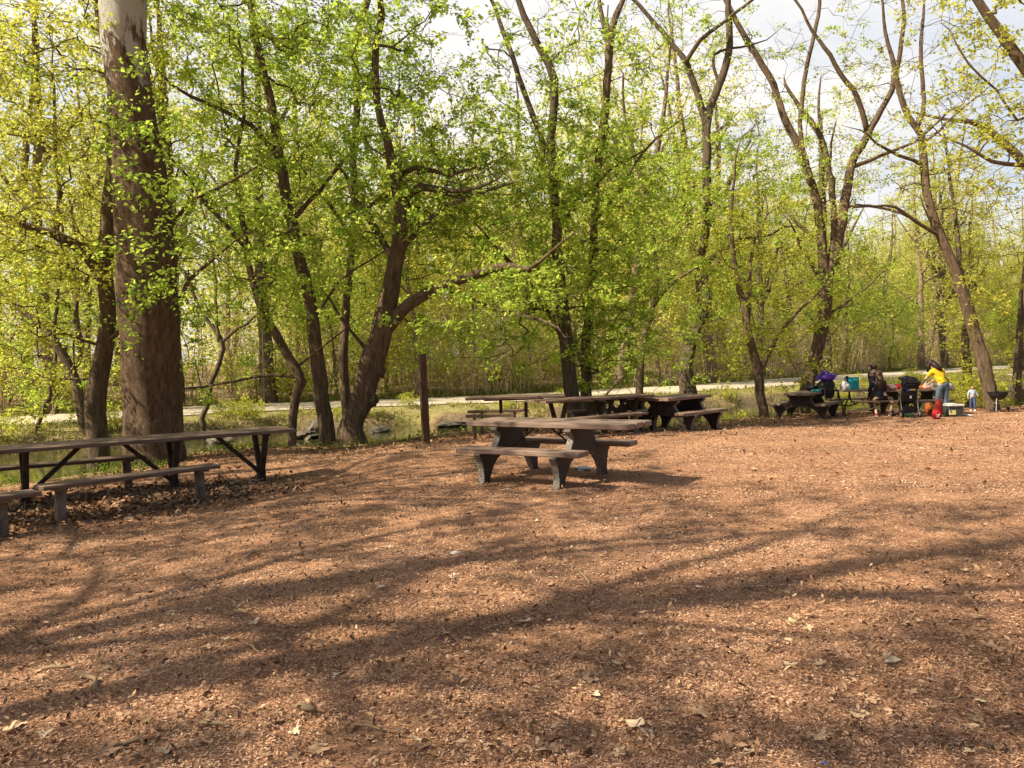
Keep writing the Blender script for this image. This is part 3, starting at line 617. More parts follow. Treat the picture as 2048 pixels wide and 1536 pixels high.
# ------------------------------------------------------------------ forest beyond the path
def proto_tree(seed, h, r, n, per, size, mu, bark, leaf, tr=.16, lean=.5, forks=5, zc=.62, zs=.36):
    sk = Skel(seed); rd = sk.rd
    l = Vector((rd.uniform(-lean, lean), rd.uniform(-lean, lean), 0))
    sk.limb([(Vector((0, 0, -.4)), tr * 1.3), (l * .15 + Vector((0, 0, h * .12)), tr), (l * .4 + Vector((rd.uniform(-.2, .2), 0, h * .4)), tr * .8), (l * .8 + Vector((rd.uniform(-.3, .3), 0, h * .7)), tr * .5), (l + Vector((0, 0, h)), .03)], None, .7, .04)
    for k in range(forks):
        z = h * rd.uniform(.25, .7); i = sk.nearest(Vector((0, 0, z)), 0)[0]; a = rd.uniform(0, 6.28); e = sk.p[i] + Vector((math.cos(a) * r * .8, math.sin(a) * r * .8, h * rd.uniform(.12, .3)))
        sk.limb([(sk.p[i], tr * .45), (sk.p[i].lerp(e, .5) + Vector((0, 0, -.2)), tr * .32), (e, .025)], i, .6, .06)
    T = []
    while len(T) < n:
        v = Vector((rd.uniform(-1, 1), rd.uniform(-1, 1), rd.uniform(-1, 1)))
        if v.length < 1: T.append(Vector((v.x * r, v.y * r, h * zc + v.z * h * zs)) + l * .6)
    sk.grow(T, seg=.7, sub=3, sublen=.5)
    root = empty('forest_tree', (0, 0, -50), 'x', 'tree'); link('trunk', sk.mesh('trunk', (0, 0, 0), tip=.006), M[bark], root)
    P, m = sk.leaf_points(per, .2); V, f, t = leaf_quads(P, size, mu + m, rg=sk.rg)
    link('crown', np_mesh('crown', V, f, 4, t), M[leaf], root); return root
protos = [proto_tree(101, 15, 2.8, 130, 17, .15, .45, 'bark_far', 'leaf_far', .17, .9, 6, .56, .44), proto_tree(102, 17, 3.1, 120, 15, .15, .35, 'bark_grey', 'leaf_far', .30, .7, 7, .6, .4),
          proto_tree(103, 13, 2.4, 130, 17, .14, .6, 'bark_far', 'leaf_y', .13, .7, 6, .55, .45), proto_tree(104, 16, 3.2, 110, 14, .16, .5, 'bark_far', 'leaf_far', .23, 2.6, 7, .58, .42),
          proto_tree(105, 10, 2.2, 120, 17, .14, .5, 'bark_far', 'leaf_y', .09, .8, 4, .5, .45), proto_tree(106, 7, 2.0, 110, 17, .13, .65, 'bark_far', 'leaf', .06, .8, 4, .5, .45)]
FL = ['tall slim yellow-green tree in the forest beyond the path', 'big grey trunk with a thin high crown in the forest beyond the path', 'mid green straight tree in the forest beyond the path',
      'tall leaning yellow-leaved tree in the forest beyond the path', 'young light green tree at the forest edge beyond the path', 'low bushy sapling at the forest edge beyond the path']
pl = np.array(PATHS); segL = np.r_[0, np.cumsum(np.linalg.norm(np.diff(pl, axis=0), axis=1))]
def along(s, off):
    """point at arc length s of the path, off metres to its far side"""
    i = min(int(np.searchsorted(segL, s)) - 1, len(pl) - 2); i = max(i, 0); t = (s - segL[i]) / (segL[i + 1] - segL[i]); d = (pl[i + 1] - pl[i]) / (segL[i + 1] - segL[i]); p = pl[i] + d * (s - segL[i])
    return p[0] - d[1] * off, p[1] + d[0] * off
used = [False] * 6; rf = random.Random(5); placed = []
def in_view(x, y, m=.72): return y > 3 and abs(x / y) < m
tries = 0
while len(placed) < 185 and tries < 6000:
    tries += 1
    s = rf.uniform(60, 400); off = 2.6 + 38 * rf.random() ** 1.5; x, y = along(s, off)
    if not in_view(x, y) or y > 170 or (y > 90 and rf.random() < .5) or any((x - a) ** 2 + (y - b) ** 2 < (2.0 + .02 * y) ** 2 for a, b in placed): continue
    placed.append((x, y)); k = rf.choices(range(6), [3, 3.4, 2, 3.2, 1.8, 1.8] if off < 12 else [3, 3, 2, 3, 1, .5])[0]
    if off > 22: k = rf.choice((0, 1, 3))
    o = copy_tree(protos[k]) if used[k] else protos[k]; used[k] = True
    o.location = (x, y, terr(x, y) - .05); o.rotation_euler = (0, 0, rf.uniform(0, 6.28)); sc = rf.uniform(.8, 1.2)
    o.scale = (sc, sc, sc * rf.uniform(.9, 1.12)); tag(o, FL[k], 'tree', ['tall slim yellow-green forest trees', 'big grey high-crowned forest trees', 'mid green straight forest trees', 'tall leaning yellow-leaved forest trees', 'young light green trees at the forest edge', 'low bushy saplings at the forest edge'][k])
for k in range(6):
    if not used[k]:
        for ch in list(protos[k].children): bpy.data.objects.remove(ch)
        bpy.data.objects.remove(protos[k])

# leafy shrubs along both sides of the path and on the far bank
def proto_shrub(seed, h, r, n, mu, leaf):
    sk = Skel(seed); rd = sk.rd; sk.limb([(Vector((0, 0, -.15)), .022), (Vector((.05, 0, h * .5)), .015), (Vector((.1, .05, h * .9)), .006)], None, .3, .03)
    for k in range(6):
        a = k * 1.05 + rd.random(); i = 1; e = Vector((math.cos(a) * r * .7, math.sin(a) * r * .7, h * rd.uniform(.5, .95))); sk.limb([(sk.p[1], .014), (e * .5 + Vector((0, 0, .2)), .01), (e, .004)], 1, .3, .03)
    T = []
    while len(T) < n:
        v = Vector((rd.uniform(-1, 1), rd.uniform(-1, 1), rd.uniform(-1, 1)))
        if v.length < 1: T.append(Vector((v.x * r, v.y * r, h * .58 + v.z * h * .45)))
    sk.grow(T, sub=3, sublen=.22); root = empty('leafy_shrub', (0, 0, -50), 'x', 'shrub'); link('stem', sk.mesh('stem', (0, 0, 0)), M['stem'], root)
    P, m = sk.leaf_points(7, .07); V, f, t = leaf_quads(P, .10, mu + m, rg=sk.rg); link('foliage', np_mesh('foliage', V, f, 4, t), M[leaf], root); return root
shr = [proto_shrub(201, 1.9, 1.1, 60, .6, 'leaf_y'), proto_shrub(202, 1.3, .9, 48, .45, 'leaf_y'), proto_shrub(203, 2.8, 1.3, 70, .6, 'leaf')]
su = [False] * 3; SL = ['bright yellow-green shrub growing beside the path', 'low pale green shrub growing on the bank', 'tall green shrub growing beside the path']
def put_shrub(x, y, k, sc=1):
    o = copy_tree(shr[k]) if su[k] else shr[k]; su[k] = True; o.location = (x, y, terr(x, y) - .03); o.rotation_euler = (0, 0, rf.uniform(0, 6.28)); o.scale = (sc,) * 3
    return tag(o, SL[k], 'shrub', ['bright shrubs beside the path', 'low shrubs on the bank', 'tall green shrubs beside the path'][k])
cnt = 0
while cnt < 38:
    s = rf.uniform(60, 260); off = rf.uniform(2.5, 6.5); x, y = along(s, off)
    if not in_view(x, y): continue
    put_shrub(x, y, rf.choice((0, 0, 2, 1)), rf.uniform(.7, 1.25)); cnt += 1
cnt = 0
while cnt < 28:
    s = rf.uniform(60, 230); x, y = along(s, -rf.uniform(3.1, 5.0))
    if not in_view(x, y): continue
    put_shrub(x, y, 1, rf.uniform(.3, .6)); cnt += 1
for px, py, k, sc in [(985, 846, 1, .9), (1080, 842, 1, .8), (1945, 818, 1, .9), (1962, 815, 1, 1.0), (1480, 826, 1, .7), (2030, 806, 1, .8), (1690, 816, 1, .5)]:
    p = on(px, py); put_shrub(p.x, p.y, k, sc)

# brushy dry understorey, far woods, grass: nothing one could count
def stems(name, n, gen, mat, label):
    V, Fq = [], []; nv = 0; X = []
    base, hh = gen(n); n = len(base); lean = rng.normal(size=(n, 3)) * (.2 + .7 * (rng.random((n, 1)) < .22)); lean[:, 2] = 0
    r = rng.uniform(.006, .022, (n, 1)) * (hh[:, None] / 3) ** .6
    lv = []
    for k, u in enumerate((0, .5, 1.0)):
        c = base + np.array([0, 0, 1.]) * (hh * u)[:, None] + lean * (hh * u ** 1.6)[:, None]
        rr = r * (1 - .7 * u)
        for a in (0, 2.09, 4.19): lv.append(c + np.stack([np.cos(a) * rr[:, 0], np.sin(a) * rr[:, 0], 0 * rr[:, 0]], 1))
    V = np.stack(lv, 1).reshape(-1, 3); o = np.arange(n)[:, None] * 9; fs = []
    for k in (0, 3):
        for a in range(3): fs.append(np.concatenate([o + k + a, o + k + (a + 1) % 3, o + k + 3 + (a + 1) % 3, o + k + 3 + a], 1))
    # side twigs
    TW = 6; q = rng.integers(0, n, n * TW); u = rng.uniform(.2, .95, n * TW); c = base[q] + np.array([0, 0, 1.]) * (hh[q] * u)[:, None] + lean[q] * (hh[q] * u ** 1.6)[:, None]
    d = rng.normal(size=(n * TW, 3)); d[:, 2] = np.abs(d[:, 2]) * .8 + .15; d = unit(d) * rng.uniform(.3, 1.3, (n * TW, 1)) * (hh[q] / 3)[:, None]
    w = unit(np.cross(d, rng.normal(size=d.shape))) * .006; T = np.stack([c - w, c + w, c + d + w * .4, c + d - w * .4], 1).reshape(-1, 3)
    f2 = np.arange(n * TW * 4).reshape(-1, 4) + len(V)
    return tag(link(name, np_mesh(name, np.vstack([V, T]), np.vstack([np.vstack(fs), f2]), 4), mat), label, 'brush', kind='stuff')
def brush_gen(n):
    B, Hh = [], []
    while len(B) < n:
        s = rng.uniform(60, 330); off = 2.3 + 26 * rng.random() ** 1.7; x, y = along(s, off)
        if not in_view(x, y, .68) or vnoise(x, y, 1.6, 61) * .6 + vnoise(x, y, 5., 62) * .4 < .45: continue
        B.append((x, y, terr(x, y) if len(B) % 7 == 0 else .12 + .02 * max(0, off - 4))); Hh.append(rng.uniform(.6, 4.2) * (1 + .5 * (rng.random() < .15)))
    return np.array(B), np.array(Hh)
stems('brush', 6000, brush_gen, M['brush'], 'dense dry brown brush of thin stems filling the forest floor beyond the path')
def scatter_leaves(name, n, smin, smax, offmin, offmax, zmin, zmax, size, mu, mat, label, clump):
    P = []
    while len(P) < n:
        s = rng.uniform(smin, smax); off = rng.uniform(offmin, offmax); x, y = along(s, off)
        if not in_view(x, y, .7): continue
        z = rng.uniform(zmin, zmax); m = min(n - len(P), clump)
        c = np.array([x, y, z]) + rng.normal(size=(m, 3)) * np.array([1.0, 1.0, .6]) * (.5 + off / 60)
        P.extend(c)
    P = np.array(P); mus = mu + np.repeat(rng.normal(size=len(P) // clump + 1) * .2, clump)[:len(P)]
    V, f, t = leaf_quads(P, size, mus); return tag(link(name, np_mesh(name, V, f, 4, t), mat), label, 'foliage', kind='stuff')
scatter_leaves('understorey_foliage', 80000, 60, 270, 3, 22, .4, 4.5, .17, .5, M['leaf_far'], 'pale yellow-green leaves of the undergrowth among the brown brush', 26)
scatter_leaves('distant_woods', 100000, 60, 520, 38, 85, .5, 13, .42, .45, M['leaf_far'], 'hazy mass of distant yellow-green woods behind the forest', 40)
def far_gen(n):
    B, Hh = [], []
    while len(B) < n:
        s = rng.uniform(60, 520); off = rng.uniform(28, 85); x, y = along(s, off)
        if in_view(x, y, .7): B.append((x, y, .3)); Hh.append(rng.uniform(7, 15))
    return np.array(B), np.array(Hh)
fw = stems('distant_trunk_thicket', 1100, far_gen, M['brush'], 'distant thicket of bare grey-brown trunks behind the forest')
# grass and weeds on both banks
def blades(name, P, hgt, mat, label, mu=.5, wd=.012):
    n = len(P); d = rng.normal(size=(n, 3)) * .45; d[:, 2] = 1; d = unit(d) * (hgt * rng.uniform(.4, 1.3, n))[:, None]; w = unit(np.cross(d, rng.normal(size=(n, 3)))) * wd
    V = np.stack([P - w, P + w, P + d * .6 + w * .8, P + d + rng.normal(size=(n, 3)) * .02], 1).reshape(-1, 3)
    t = np.clip(mu + rng.normal(size=n) * .28, 0, 1)
    return tag(link(name, np_mesh(name, V, np.arange(4 * n).reshape(-1, 4), 4, np.repeat(t, 4)), mat), label, 'grass', kind='stuff')
def far_bank_pts(n, lo, hi):
    S = rng.uniform(60, 260, n * 4); O = rng.uniform(lo, hi, n * 4); P = np.array([along(s, -o) for s, o in zip(S, O)]); k = (P[:, 1] > 3) & (np.abs(P[:, 0] / P[:, 1]) < .7); P = P[k][:n]
    z = terr_full(P[:, 0], P[:, 1])[0]; return np.column_stack([P, z])
P = far_bank_pts(46000, 2.75, 5.3); pm = vnoise(P[:, 0], P[:, 1], .8, 31); P = P[pm + rng.random(len(P)) * .4 > .60]
blades('bank_grass', P, np.full(len(P), .13), M['grass'], 'straw and green grass on the far canal bank below the path', .5)
P2 = far_bank_pts(24000, -4.6, -2.3); blades('verge_grass', P2, np.full(len(P2), .22), M['grass'], 'green and straw verge grass where the path meets the forest', .42)

# ------------------------------------------------------------------ picnic tables
def arch_table(label, loc, rz, group='arched-leg picnic tables', top=(-.88, .88), seat=(-.86, .86), far_shift=0.):
    """long axis = local x"""
    t = empty('picnic_table', loc, label, 'picnic table', rz, group)
    half = [(0.0, .375), (.12, .372), (.24, .350), (.375, .295), (.48, .205), (.55, .10), (.585, .0), (.765, .0), (.765, .028), (.715, .04), (.710, .12), (.722, .20), (.760, .30), (.83, .385), (.83, .40),
            (.43, .40), (.40, .44), (.30, .575), (.315, .61), (.40, .665), (.40, .70)]
    out = half + [(-y, z) for y, z in half[::-1][:-1]]
    for s in (-1, 1):
        m = MB(); m.prism(out, s * .525 - .045, s * .525 + .045, .006); o = m.build('leg', M['concrete'], t); o.data.materials.append(M['leg_face_shade']); o.data.polygons.foreach_set('material_index', [1 if abs(pl_.normal.x) > .9 else 0 for pl_ in o.data.polygons])
    m = MB()
    for k in (-1, 0, 1): m.box(Vector(((top[0] + top[1]) / 2 + .012 * k, k * .252, .735)), (top[1] - top[0], .243, .066), None, .008)
    m.box(Vector(((top[0] + top[1]) / 2, 0, .69)), (.9 * (top[1] - top[0]), .09, .024), None, .004); m.build('tabletop', M['tabletop'], t)
    for s in (-1, 1):
        m = MB(); sh = far_shift if s > 0 else 0
        m.box(Vector(((seat[0] + seat[1]) / 2 + sh, s * .64, .433)), (seat[1] - seat[0], .29, .064), None, .008); m.build('seat', M['tabletop'], t)
    for s in (-1, 1):
        m = MB(); m.bar((s * .48, -.02, .40), (s * .12, -.02, .67), .035, .012); m.build('brace', M['steel'], t)
    return t
p1, p2, p3, p4 = on(957, 968), on(1117, 978), on(1094, 942), on(1250, 944)
c = (p1 + p2 + p3 + p4) / 4
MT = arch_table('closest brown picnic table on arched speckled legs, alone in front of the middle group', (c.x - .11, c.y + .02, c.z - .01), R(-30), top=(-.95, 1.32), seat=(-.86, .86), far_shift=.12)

def plank_table(label, a, b, peds, zb, group, braces):
    """a, b: ground points under the two ends of the top's centre line; peds: (fraction along, brace direction)"""
    a, b = Vector(a), Vector(b); d = (b - a); L = d.xy.length; rz = math.atan2(d.y, d.x); c = (a + b) / 2
    t = empty('picnic_table', (c.x, c.y, zb), label, 'picnic table', rz, group)
    m = MB()
    for k in range(3): m.box(Vector((.01 * (k - 1), (k - 1) * .253, .735)), (L, .245, .048), None, .006)
    m.build('tabletop', M['plank_dark'], t)
    for u, br in peds:
        x = (u - .5) * L; m = MB()
        m.bar((x, 0, -.15), (x, 0, .16), .11, .11)
        m.bar((x, -.03, .12), (x, -.26, .69), .07, .075); m.bar((x, .03, .12), (x, .26, .69), .07, .075)
        m.box(Vector((x, 0, .695)), (.08, .70, .028), None, .004); m.build('trestle', M['steel'], t)
        if br:
            m = MB(); m.bar((x + .03 * br, 0, .14), (x + .62 * br, 0, .70), .05, .055); m.build('brace', M['steel'], t)
    return t, rz
def bench(label, a, b, zt, group, over=.2):
    a, b = Vector(a), Vector(b); d = b - a; rz = math.atan2(d.y, d.x); c = (a + b) / 2; L = d.xy.length
    t = empty('bench', (c.x, c.y, min(a.z, b.z)), label, 'bench', rz, group); z0 = min(a.z, b.z); h = zt - z0
    m = MB()
    for k in (-1, 1): m.box(Vector((0, k * .073, h - .024)), (L + 2 * over, .142, .05), None, .008)
    m.build('seat', M['plank_dark'], t)
    for s in (-1, 1):
        m = MB(); m.bar((s * L / 2, 0, -.15), (s * L / 2 - s * .02, 0, h - .07), .075, .10); m.box(Vector((s * L / 2, 0, h - .062)), (.12, .22, .03), None, .004); m.build('leg', M['benchleg'], t)
    return t
# left row beside the sycamore
LG = 'long plank picnic tables at the left'
q1, q3 = on(52, 1012), on(523, 962); dv = (q3 - q1); dl = dv.xy.length; ax = dv / dl
zl = (q1.z + q3.z) / 2
plank_table('long dark plank picnic table on V-shaped legs, in front of the massive sycamore', q1 - ax * .32, q3 + ax * .42, [(.32 / (dl + .74), 1), (.56, -1), ((dl + .32) / (dl + .74), -1)], zl, LG, 1)
plank_table('dark plank picnic table cut off by the left edge, abutting the long one', q1 - ax * 3.3 + Vector((.10, -.10, 0)), q1 - ax * .36 + Vector((.10, -.10, 0)), [(.2, 1), (.86, 0)], zl + .015, LG, 1)
f1, f2 = on(120, 1047), on(403, 1001)
bench('front bench of the left row, brown plank on two grey posts nearest the camera', f1, f2, (f1.z + f2.z) / 2 + .45, 'plank benches at the left', .2)
nl = Vector((-ax.y, ax.x, 0)); mid = (q1 + q3) / 2
r2 = on(258, 975); r1 = r2 - ax * 2.0
bench('rear bench of the left row, on the canal side of the long plank table', Vector((r1.x, r1.y, r2.z)), r2, r2.z + .45, 'plank benches at the left', .22)
e2 = on(8, 1072); e1 = e2 - (f2 - f1).normalized() * 1.7
bench('bench end cut off by the left edge, beside the front bench', Vector((e1.x, e1.y, e2.z)), e2, e2.z + .44, 'plank benches at the left', .33)

# middle group
d1, d2 = on(1378, 864), on(1436, 859); md = (d1 + d2) / 2
ang = R(46); pr = Vector((math.sin(ang), -math.cos(ang), 0)); cD = md - pr * .68
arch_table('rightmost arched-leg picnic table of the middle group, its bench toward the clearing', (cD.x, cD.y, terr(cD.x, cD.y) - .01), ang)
cC = cD + Vector((-1.28, .35, 0))
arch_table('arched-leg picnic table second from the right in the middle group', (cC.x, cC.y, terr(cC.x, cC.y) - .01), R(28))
g1, g2 = on(1108, 872), on(1262, 864); gx_ = (g2 - g1).normalized()
plank_table('long V-legged plank picnic table in the middle group, behind the closest table', g1 - gx_ * .45, g2 + gx_ * .35, [(.2, 0), (.62, 1), (.86, -1)], (g1.z + g2.z) / 2, 'plank tables of the middle group', 1)
h1, h2 = on(1100, 884), on(1235, 872)
bench('plank bench behind the closest table, in front of the middle plank table', g1 + Vector((.25, -.72, 0)), g2 + Vector((.0, -.72, 0)), (g1.z + g2.z) / 2 + .43, 'benches of the middle group', .2)
k0 = on(1028, 868)
t = empty('picnic_table', k0, 'small plank picnic table on two thin posts at the water, leftmost of the middle group', 'picnic table', R(7))
m = MB()
for k in range(3): m.box(Vector((.06 * k, (k - 1) * .25, .76)), (2.0, .243, .05), None, .006)
m.build('tabletop', M['plank_dark'], t)
for s in (-1, 1):
    m = MB(); m.tube([(s * .26, 0, -.4), (s * .26, 0, .72)], .034, 10); m.box(Vector((s * .26, 0, .72)), (.7, .5, .03), None, .004); m.build('leg', M['steel'], t)
m = MB(); m.box(Vector((-.55, -.62, .44)), (.95, .26, .05), None, .006); m.tube([(-.85, -.62, -.3), (-.85, -.62, .43)], .03, 8); m.tube([(-.25, -.62, -.3), (-.25, -.62, .43)], .03, 8); m.build('seat', M['plank_dark'], t)
m = MB(); m.box(Vector((-.25, .66, .44)), (1.3, .26, .05), None, .006); m.tube([(.1, .66, -.3), (.1, .66, .43)], .03, 8); m.tube([(-.6, .66, -.3), (-.6, .66, .43)], .03, 8); m.build('seat', M['plank_dark'], t)

# right group
e1_, e2_ = on(1556, 836), on(1650, 839); aE = R(53); fc = (e1_ + e2_) / 2; cE = fc + Vector((math.cos(aE), math.sin(aE), 0)) * .5
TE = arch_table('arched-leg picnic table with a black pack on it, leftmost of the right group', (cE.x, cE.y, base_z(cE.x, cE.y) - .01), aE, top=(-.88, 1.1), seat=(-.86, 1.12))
tF = on(1722, 830); tF = push(tF, .2)
TF = empty('picnic_table', tF, 'picnic table on bowed steel legs, between the two arched-leg tables of the right group', 'picnic table', R(8))
m = MB()
for k in (-1, 0, 1): m.box(Vector((0, k * .245, .735)), (1.5, .238, .05), None, .006)
m.build('tabletop', M['plank_dark'], TF)
for s in (-1, 1):
    m = MB()
    m.tube([(-.05 + s * .5, -.30, .70), (s * .5 - .05, -.26, .52), (s * .5 - .05, -.12, .36), (s * .5 - .05, -.05, .2), (s * .5 - .05, -.05, -.1)], .024, 8)
    m.tube([(-.05 + s * .5, .30, .70), (s * .5 - .05, .26, .52), (s * .5 - .05, .12, .36), (s * .5 - .05, .05, .2), (s * .5 - .05, .05, -.1)], .024, 8)
    m.tube([(s * .5 - .05, -.7, .40), (s * .5 - .05, -.3, .30), (s * .5 - .05, .3, .30), (s * .5 - .05, .7, .40)], .022, 8)
    m.tube([(s * .32 - .05, 0, .70), (s * .28 - .05, 0, .45), (s * .1 - .05, 0, .30)], .02, 8); m.build('leg', M['steel'], TF)
for s in (-1, 1):
    m = MB(); m.box(Vector((0, s * .70, .43)), (1.35, .27, .05), None, .006); m.build('seat', M['plank_dark'], TF)
tG = on(1822, 832); tG = push(tG, .68) - Vector((0, 0, .01))
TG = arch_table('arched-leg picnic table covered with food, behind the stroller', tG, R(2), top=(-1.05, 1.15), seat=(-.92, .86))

# ------------------------------------------------------------------ post, rocks, scraps
pb = on(851, 888)
m = MB(); m.box(Vector((0, 0, .70)), (.135, .135, 2.06), Euler((0, R(-1.2), R(20))).to_matrix(), .012)
tag(m.build('wooden_post', M['postwood'], None, loc=pb), 'tall square brown wooden post standing alone at the water edge', 'post')
def rock(px, py, s, label, seed, sq=(1, .7, .4)):
    b = gnd(px, py, WATER_Z + .12); z = max(terr(b.x, b.y), WATER_Z)
    m = MB(); m.blob((0, 0, 0), s, 3, sq, .16, seed); o = m.build('rock', M['rock'], None, loc=(b.x, b.y, z + .06)); o.rotation_euler = (0, 0, seed); return tag(o, label, 'rock')
rock(905, 846, .55, 'flat pale stone slab at the waterline, just right of the wooden post', 1, (1, .6, .22))
rock(612, 868, .42, 'pale flat boulder on the far bank between the kinked and the straight maple', 2, (1, .7, .35))
rock(632, 856, .34, 'dark round boulder just above the pale flat one on the far bank', 3, (.8, .7, .8))
rock(760, 856, .3, 'small stone on the far waterline left of the wooden post', 4)
rock(440, 876, .5, 'low grey stone on the far waterline behind the left table', 5, (1, .6, .3))
def crumple(name, px, py, s, mat, label, cat, seed, sq=(1, .8, .35)):
    b = on(px, py); m = MB(); m.blob((0, 0, 0), s, 3, sq, .22, seed); return tag(m.build(name, M[mat], None, loc=(b.x, b.y, b.z + s * sq[2] * .6)), label, cat)
crumple('paper_scrap', 1165, 940, .10, 'white', 'crumpled white scrap on the mulch under the closest table', 'litter', 3)
crumple('paper_scrap', 910, 1107, .035, 'white', 'tiny white scrap on the mulch in the middle of the clearing', 'litter', 4)
crumple('paper_scrap', 173, 1025, .035, 'white', 'small white scrap among the dry leaves under the left front bench', 'litter', 5)
crumple('blue_scrap', 1650, 1528, .015, 'blue', 'tiny blue plastic bit at the bottom edge of the clearing', 'litter', 6)
b = on(1935, 832); m = MB(); m.lathe([(.0, .006), (.10, .006), (.135, .022), (.137, .02), (.10, .0), (0, .0)], n=24)
tag(m.build('paper_plate', M['white'], None, loc=(b.x, b.y, b.z + .012)), 'white plate lying on the mulch in front of the child', 'plate')
m = MB(); b = on(1585, 1250); m.blob((0, 0, 0), .03, 3, (1.2, .8, .9), .08, 3); tag(m.build('nut_husk', M['tan'], None, loc=(b.x, b.y, b.z + .02)), 'brown nut husk lying on the mulch at the lower right', 'nut')

# ------------------------------------------------------------------ things of the right group
def onE(u, v, z): return TE.matrix_basis @ Vector((u, v, z))
bk = at(1652, 789, cE.y + .25); zt = TE.location.z + .768
pk = empty('backpack', (bk.x, bk.y, zt), 'big black backpack slumped on the leftmost right-hand table', 'backpack', R(20))
m = MB(); m.blob((0, 0, .16), .30, 3, (1.0, .62, .62), .10, 8); m.blob((-.14, -.08, .06), .2, 3, (1, .7, .6), .1, 9); m.build('body', M['black'], pk, True)
m = MB(); m.tube([(-.20, -.16, .20), (-.26, -.24, .05), (-.24, -.25, -.12), (-.16, -.22, -.22)], .024, 6); m.build('strap', M['black'], pk)
m = MB(); m.tube([(.12, -.18, .16), (.20, -.26, .0), (.22, -.25, -.2), (.16, -.23, -.26)], .02, 6); m.build('strap', M['black'], pk)
m = MB(); m.blob((.02, -.15, -.02), .2, 3, (.8, .4, .9), .1, 12); m.build('pocket', M['dark_top'], pk, True)
m = MB(); m.blob((0, 0, 0), .24, 3, (1.05, .7, .5), .16, 21); m.blob((-.02, 0, .10), .14, 3, (1, .8, .6), .18, 22); m.tube([(-.16, 0, .05), (-.28, -.04, -.03), (-.34, -.03, -.08)], [.07, .055, .04], 8)
tag(m.build('jacket', M['purple'], None, True, loc=(bk.x + .03, bk.y, zt + .42)), 'crumpled purple jacket piled on top of the black backpack', 'jacket')
m = MB(); m.blob((0, 0, 0), .16, 3, (1.3, .7, .5), .12, 31); tag(m.build('dark_bag', M['dark_top'], None, True, loc=(bk.x - .34, bk.y + .1, zt + .09)), 'small dark bag lying left of the black backpack', 'bag')
m = MB(); m.box(Vector((0, 0, .03)), (.26, .16, .05), None, .02); tag(m.build('teal_folder', M['teal'], None, loc=(bk.x - .36, bk.y - .16, zt + .004)), 'flat teal pouch lying at the front left of the backpack', 'pouch')
wb = at(1690, 786, tF.y - .1); ztF = tF.z + .762
m = MB(); m.blob((0, 0, .10), .14, 3, (1, .8, .9), .16, 41); m.tube([(-.03, 0, .2), (-.02, 0, .27), (.02, .01, .28), (.05, 0, .2)], .02, 6); tag(m.build('plastic_bag', M['white'], None, True, loc=(wb.x, wb.y, ztF)), 'white plastic bag on the table beside the teal bag', 'bag')
tb = at(1707, 784, tF.y + .1)
bg_ = empty('tote_bag', (tb.x, tb.y, ztF), 'bright teal bag standing on the bowed-leg table', 'bag', R(-10))
m = MB(); m.prism([(-.1, 0), (.1, 0), (.12, .24), (.08, .36), (-.06, .36), (-.12, .24)], -.16, .14, .02); m.build('body', M['teal'], bg_)
m = MB(); m.blob((-.17, .02, .28), .13, 3, (.6, .6, 1.0), .1, 52); m.build('flap', M['black'], bg_, True)

# food on the table
def food(name, mat, x, y, mk, label, cat, z=.768):
    p = TG.matrix_basis @ Vector((x, y, z)); m = MB(); mk(m); return tag(m.build(name, M[mat], None, True, loc=p), label, cat)
food('snack_bag', 'orange', -.82, -.05, lambda m: m.blob((0, 0, .08), .11, 3, (1, .7, .8), .15, 61), 'orange snack bag near the left end of the food table', 'snack bag')
food('snack_bag', 'red', -.42, -.12, lambda m: m.blob((0, 0, .07), .16, 3, (1.2, .6, .5), .14, 62), 'red crumpled snack bag left of the stroller', 'snack bag')
food('fruit_tray', 'orange', .18, -.1, lambda m: m.box(Vector((0, 0, .04)), (.34, .22, .08), None, .02), 'orange tray on the food table right of the stroller', 'tray')
food('bread_loaf', 'tan', .45, .0, lambda m: m.blob((0, 0, .08), .12, 3, (1.1, .7, .7), .06, 63), 'tan loaf on the food table beside the white cup', 'bread')
food('foil_tray', 'alu', -.62, .12, lambda m: m.box(Vector((0, 0, .10)), (.32, .24, .07), None, .02), 'grey foil tray behind the snack bags', 'tray')
food('paper_cup', 'white', .62, -.05, lambda m: m.lathe([(.035, 0), (.05, .14), (.052, .145), (.045, .14), (.03, .02)]), 'white cup in front of the yellow-shirted person', 'cup')
food('napkin_pack', 'pink', .36, -.22, lambda m: m.box(Vector((0, 0, .05)), (.2, .14, .1), None, .02), 'pink packet on the food table right of the stroller', 'packet')
food('drink_bottle', 'label_y', .22, .14, lambda m: m.lathe([(.04, 0), (.042, .16), (.03, .21), (.015, .24), (.015, .27), (0, .27)]), 'pale yellow bottle standing on the food table', 'bottle')

food('juice_box', 'red', .28, .05, lambda m: m.box(Vector((0, 0, .06)), (.06, .05, .12), None, .004), 'small red carton beside the pale yellow bottle', 'carton')
food('paper_towel_roll', 'white', .50, .16, lambda m: m.lathe([(.055, 0), (.06, .01), (.06, .22), (.02, .225)]), 'white paper towel roll standing at the back of the food table', 'paper roll')
food('chip_bowl', 'tan', -.30, .10, lambda m: m.lathe([(.06, 0), (.12, .05), (.14, .09), (.11, .1), (0, .11)]), 'tan snack bowl behind the red snack bag', 'bowl')
food('cloth_bundle', 'pink', -.62, -.16, lambda m: m.blob((0, 0, .06), .10, 3, (1.3, .8, .6), .15, 66), 'pink cloth bundle between the orange and red snack bags', 'cloth')
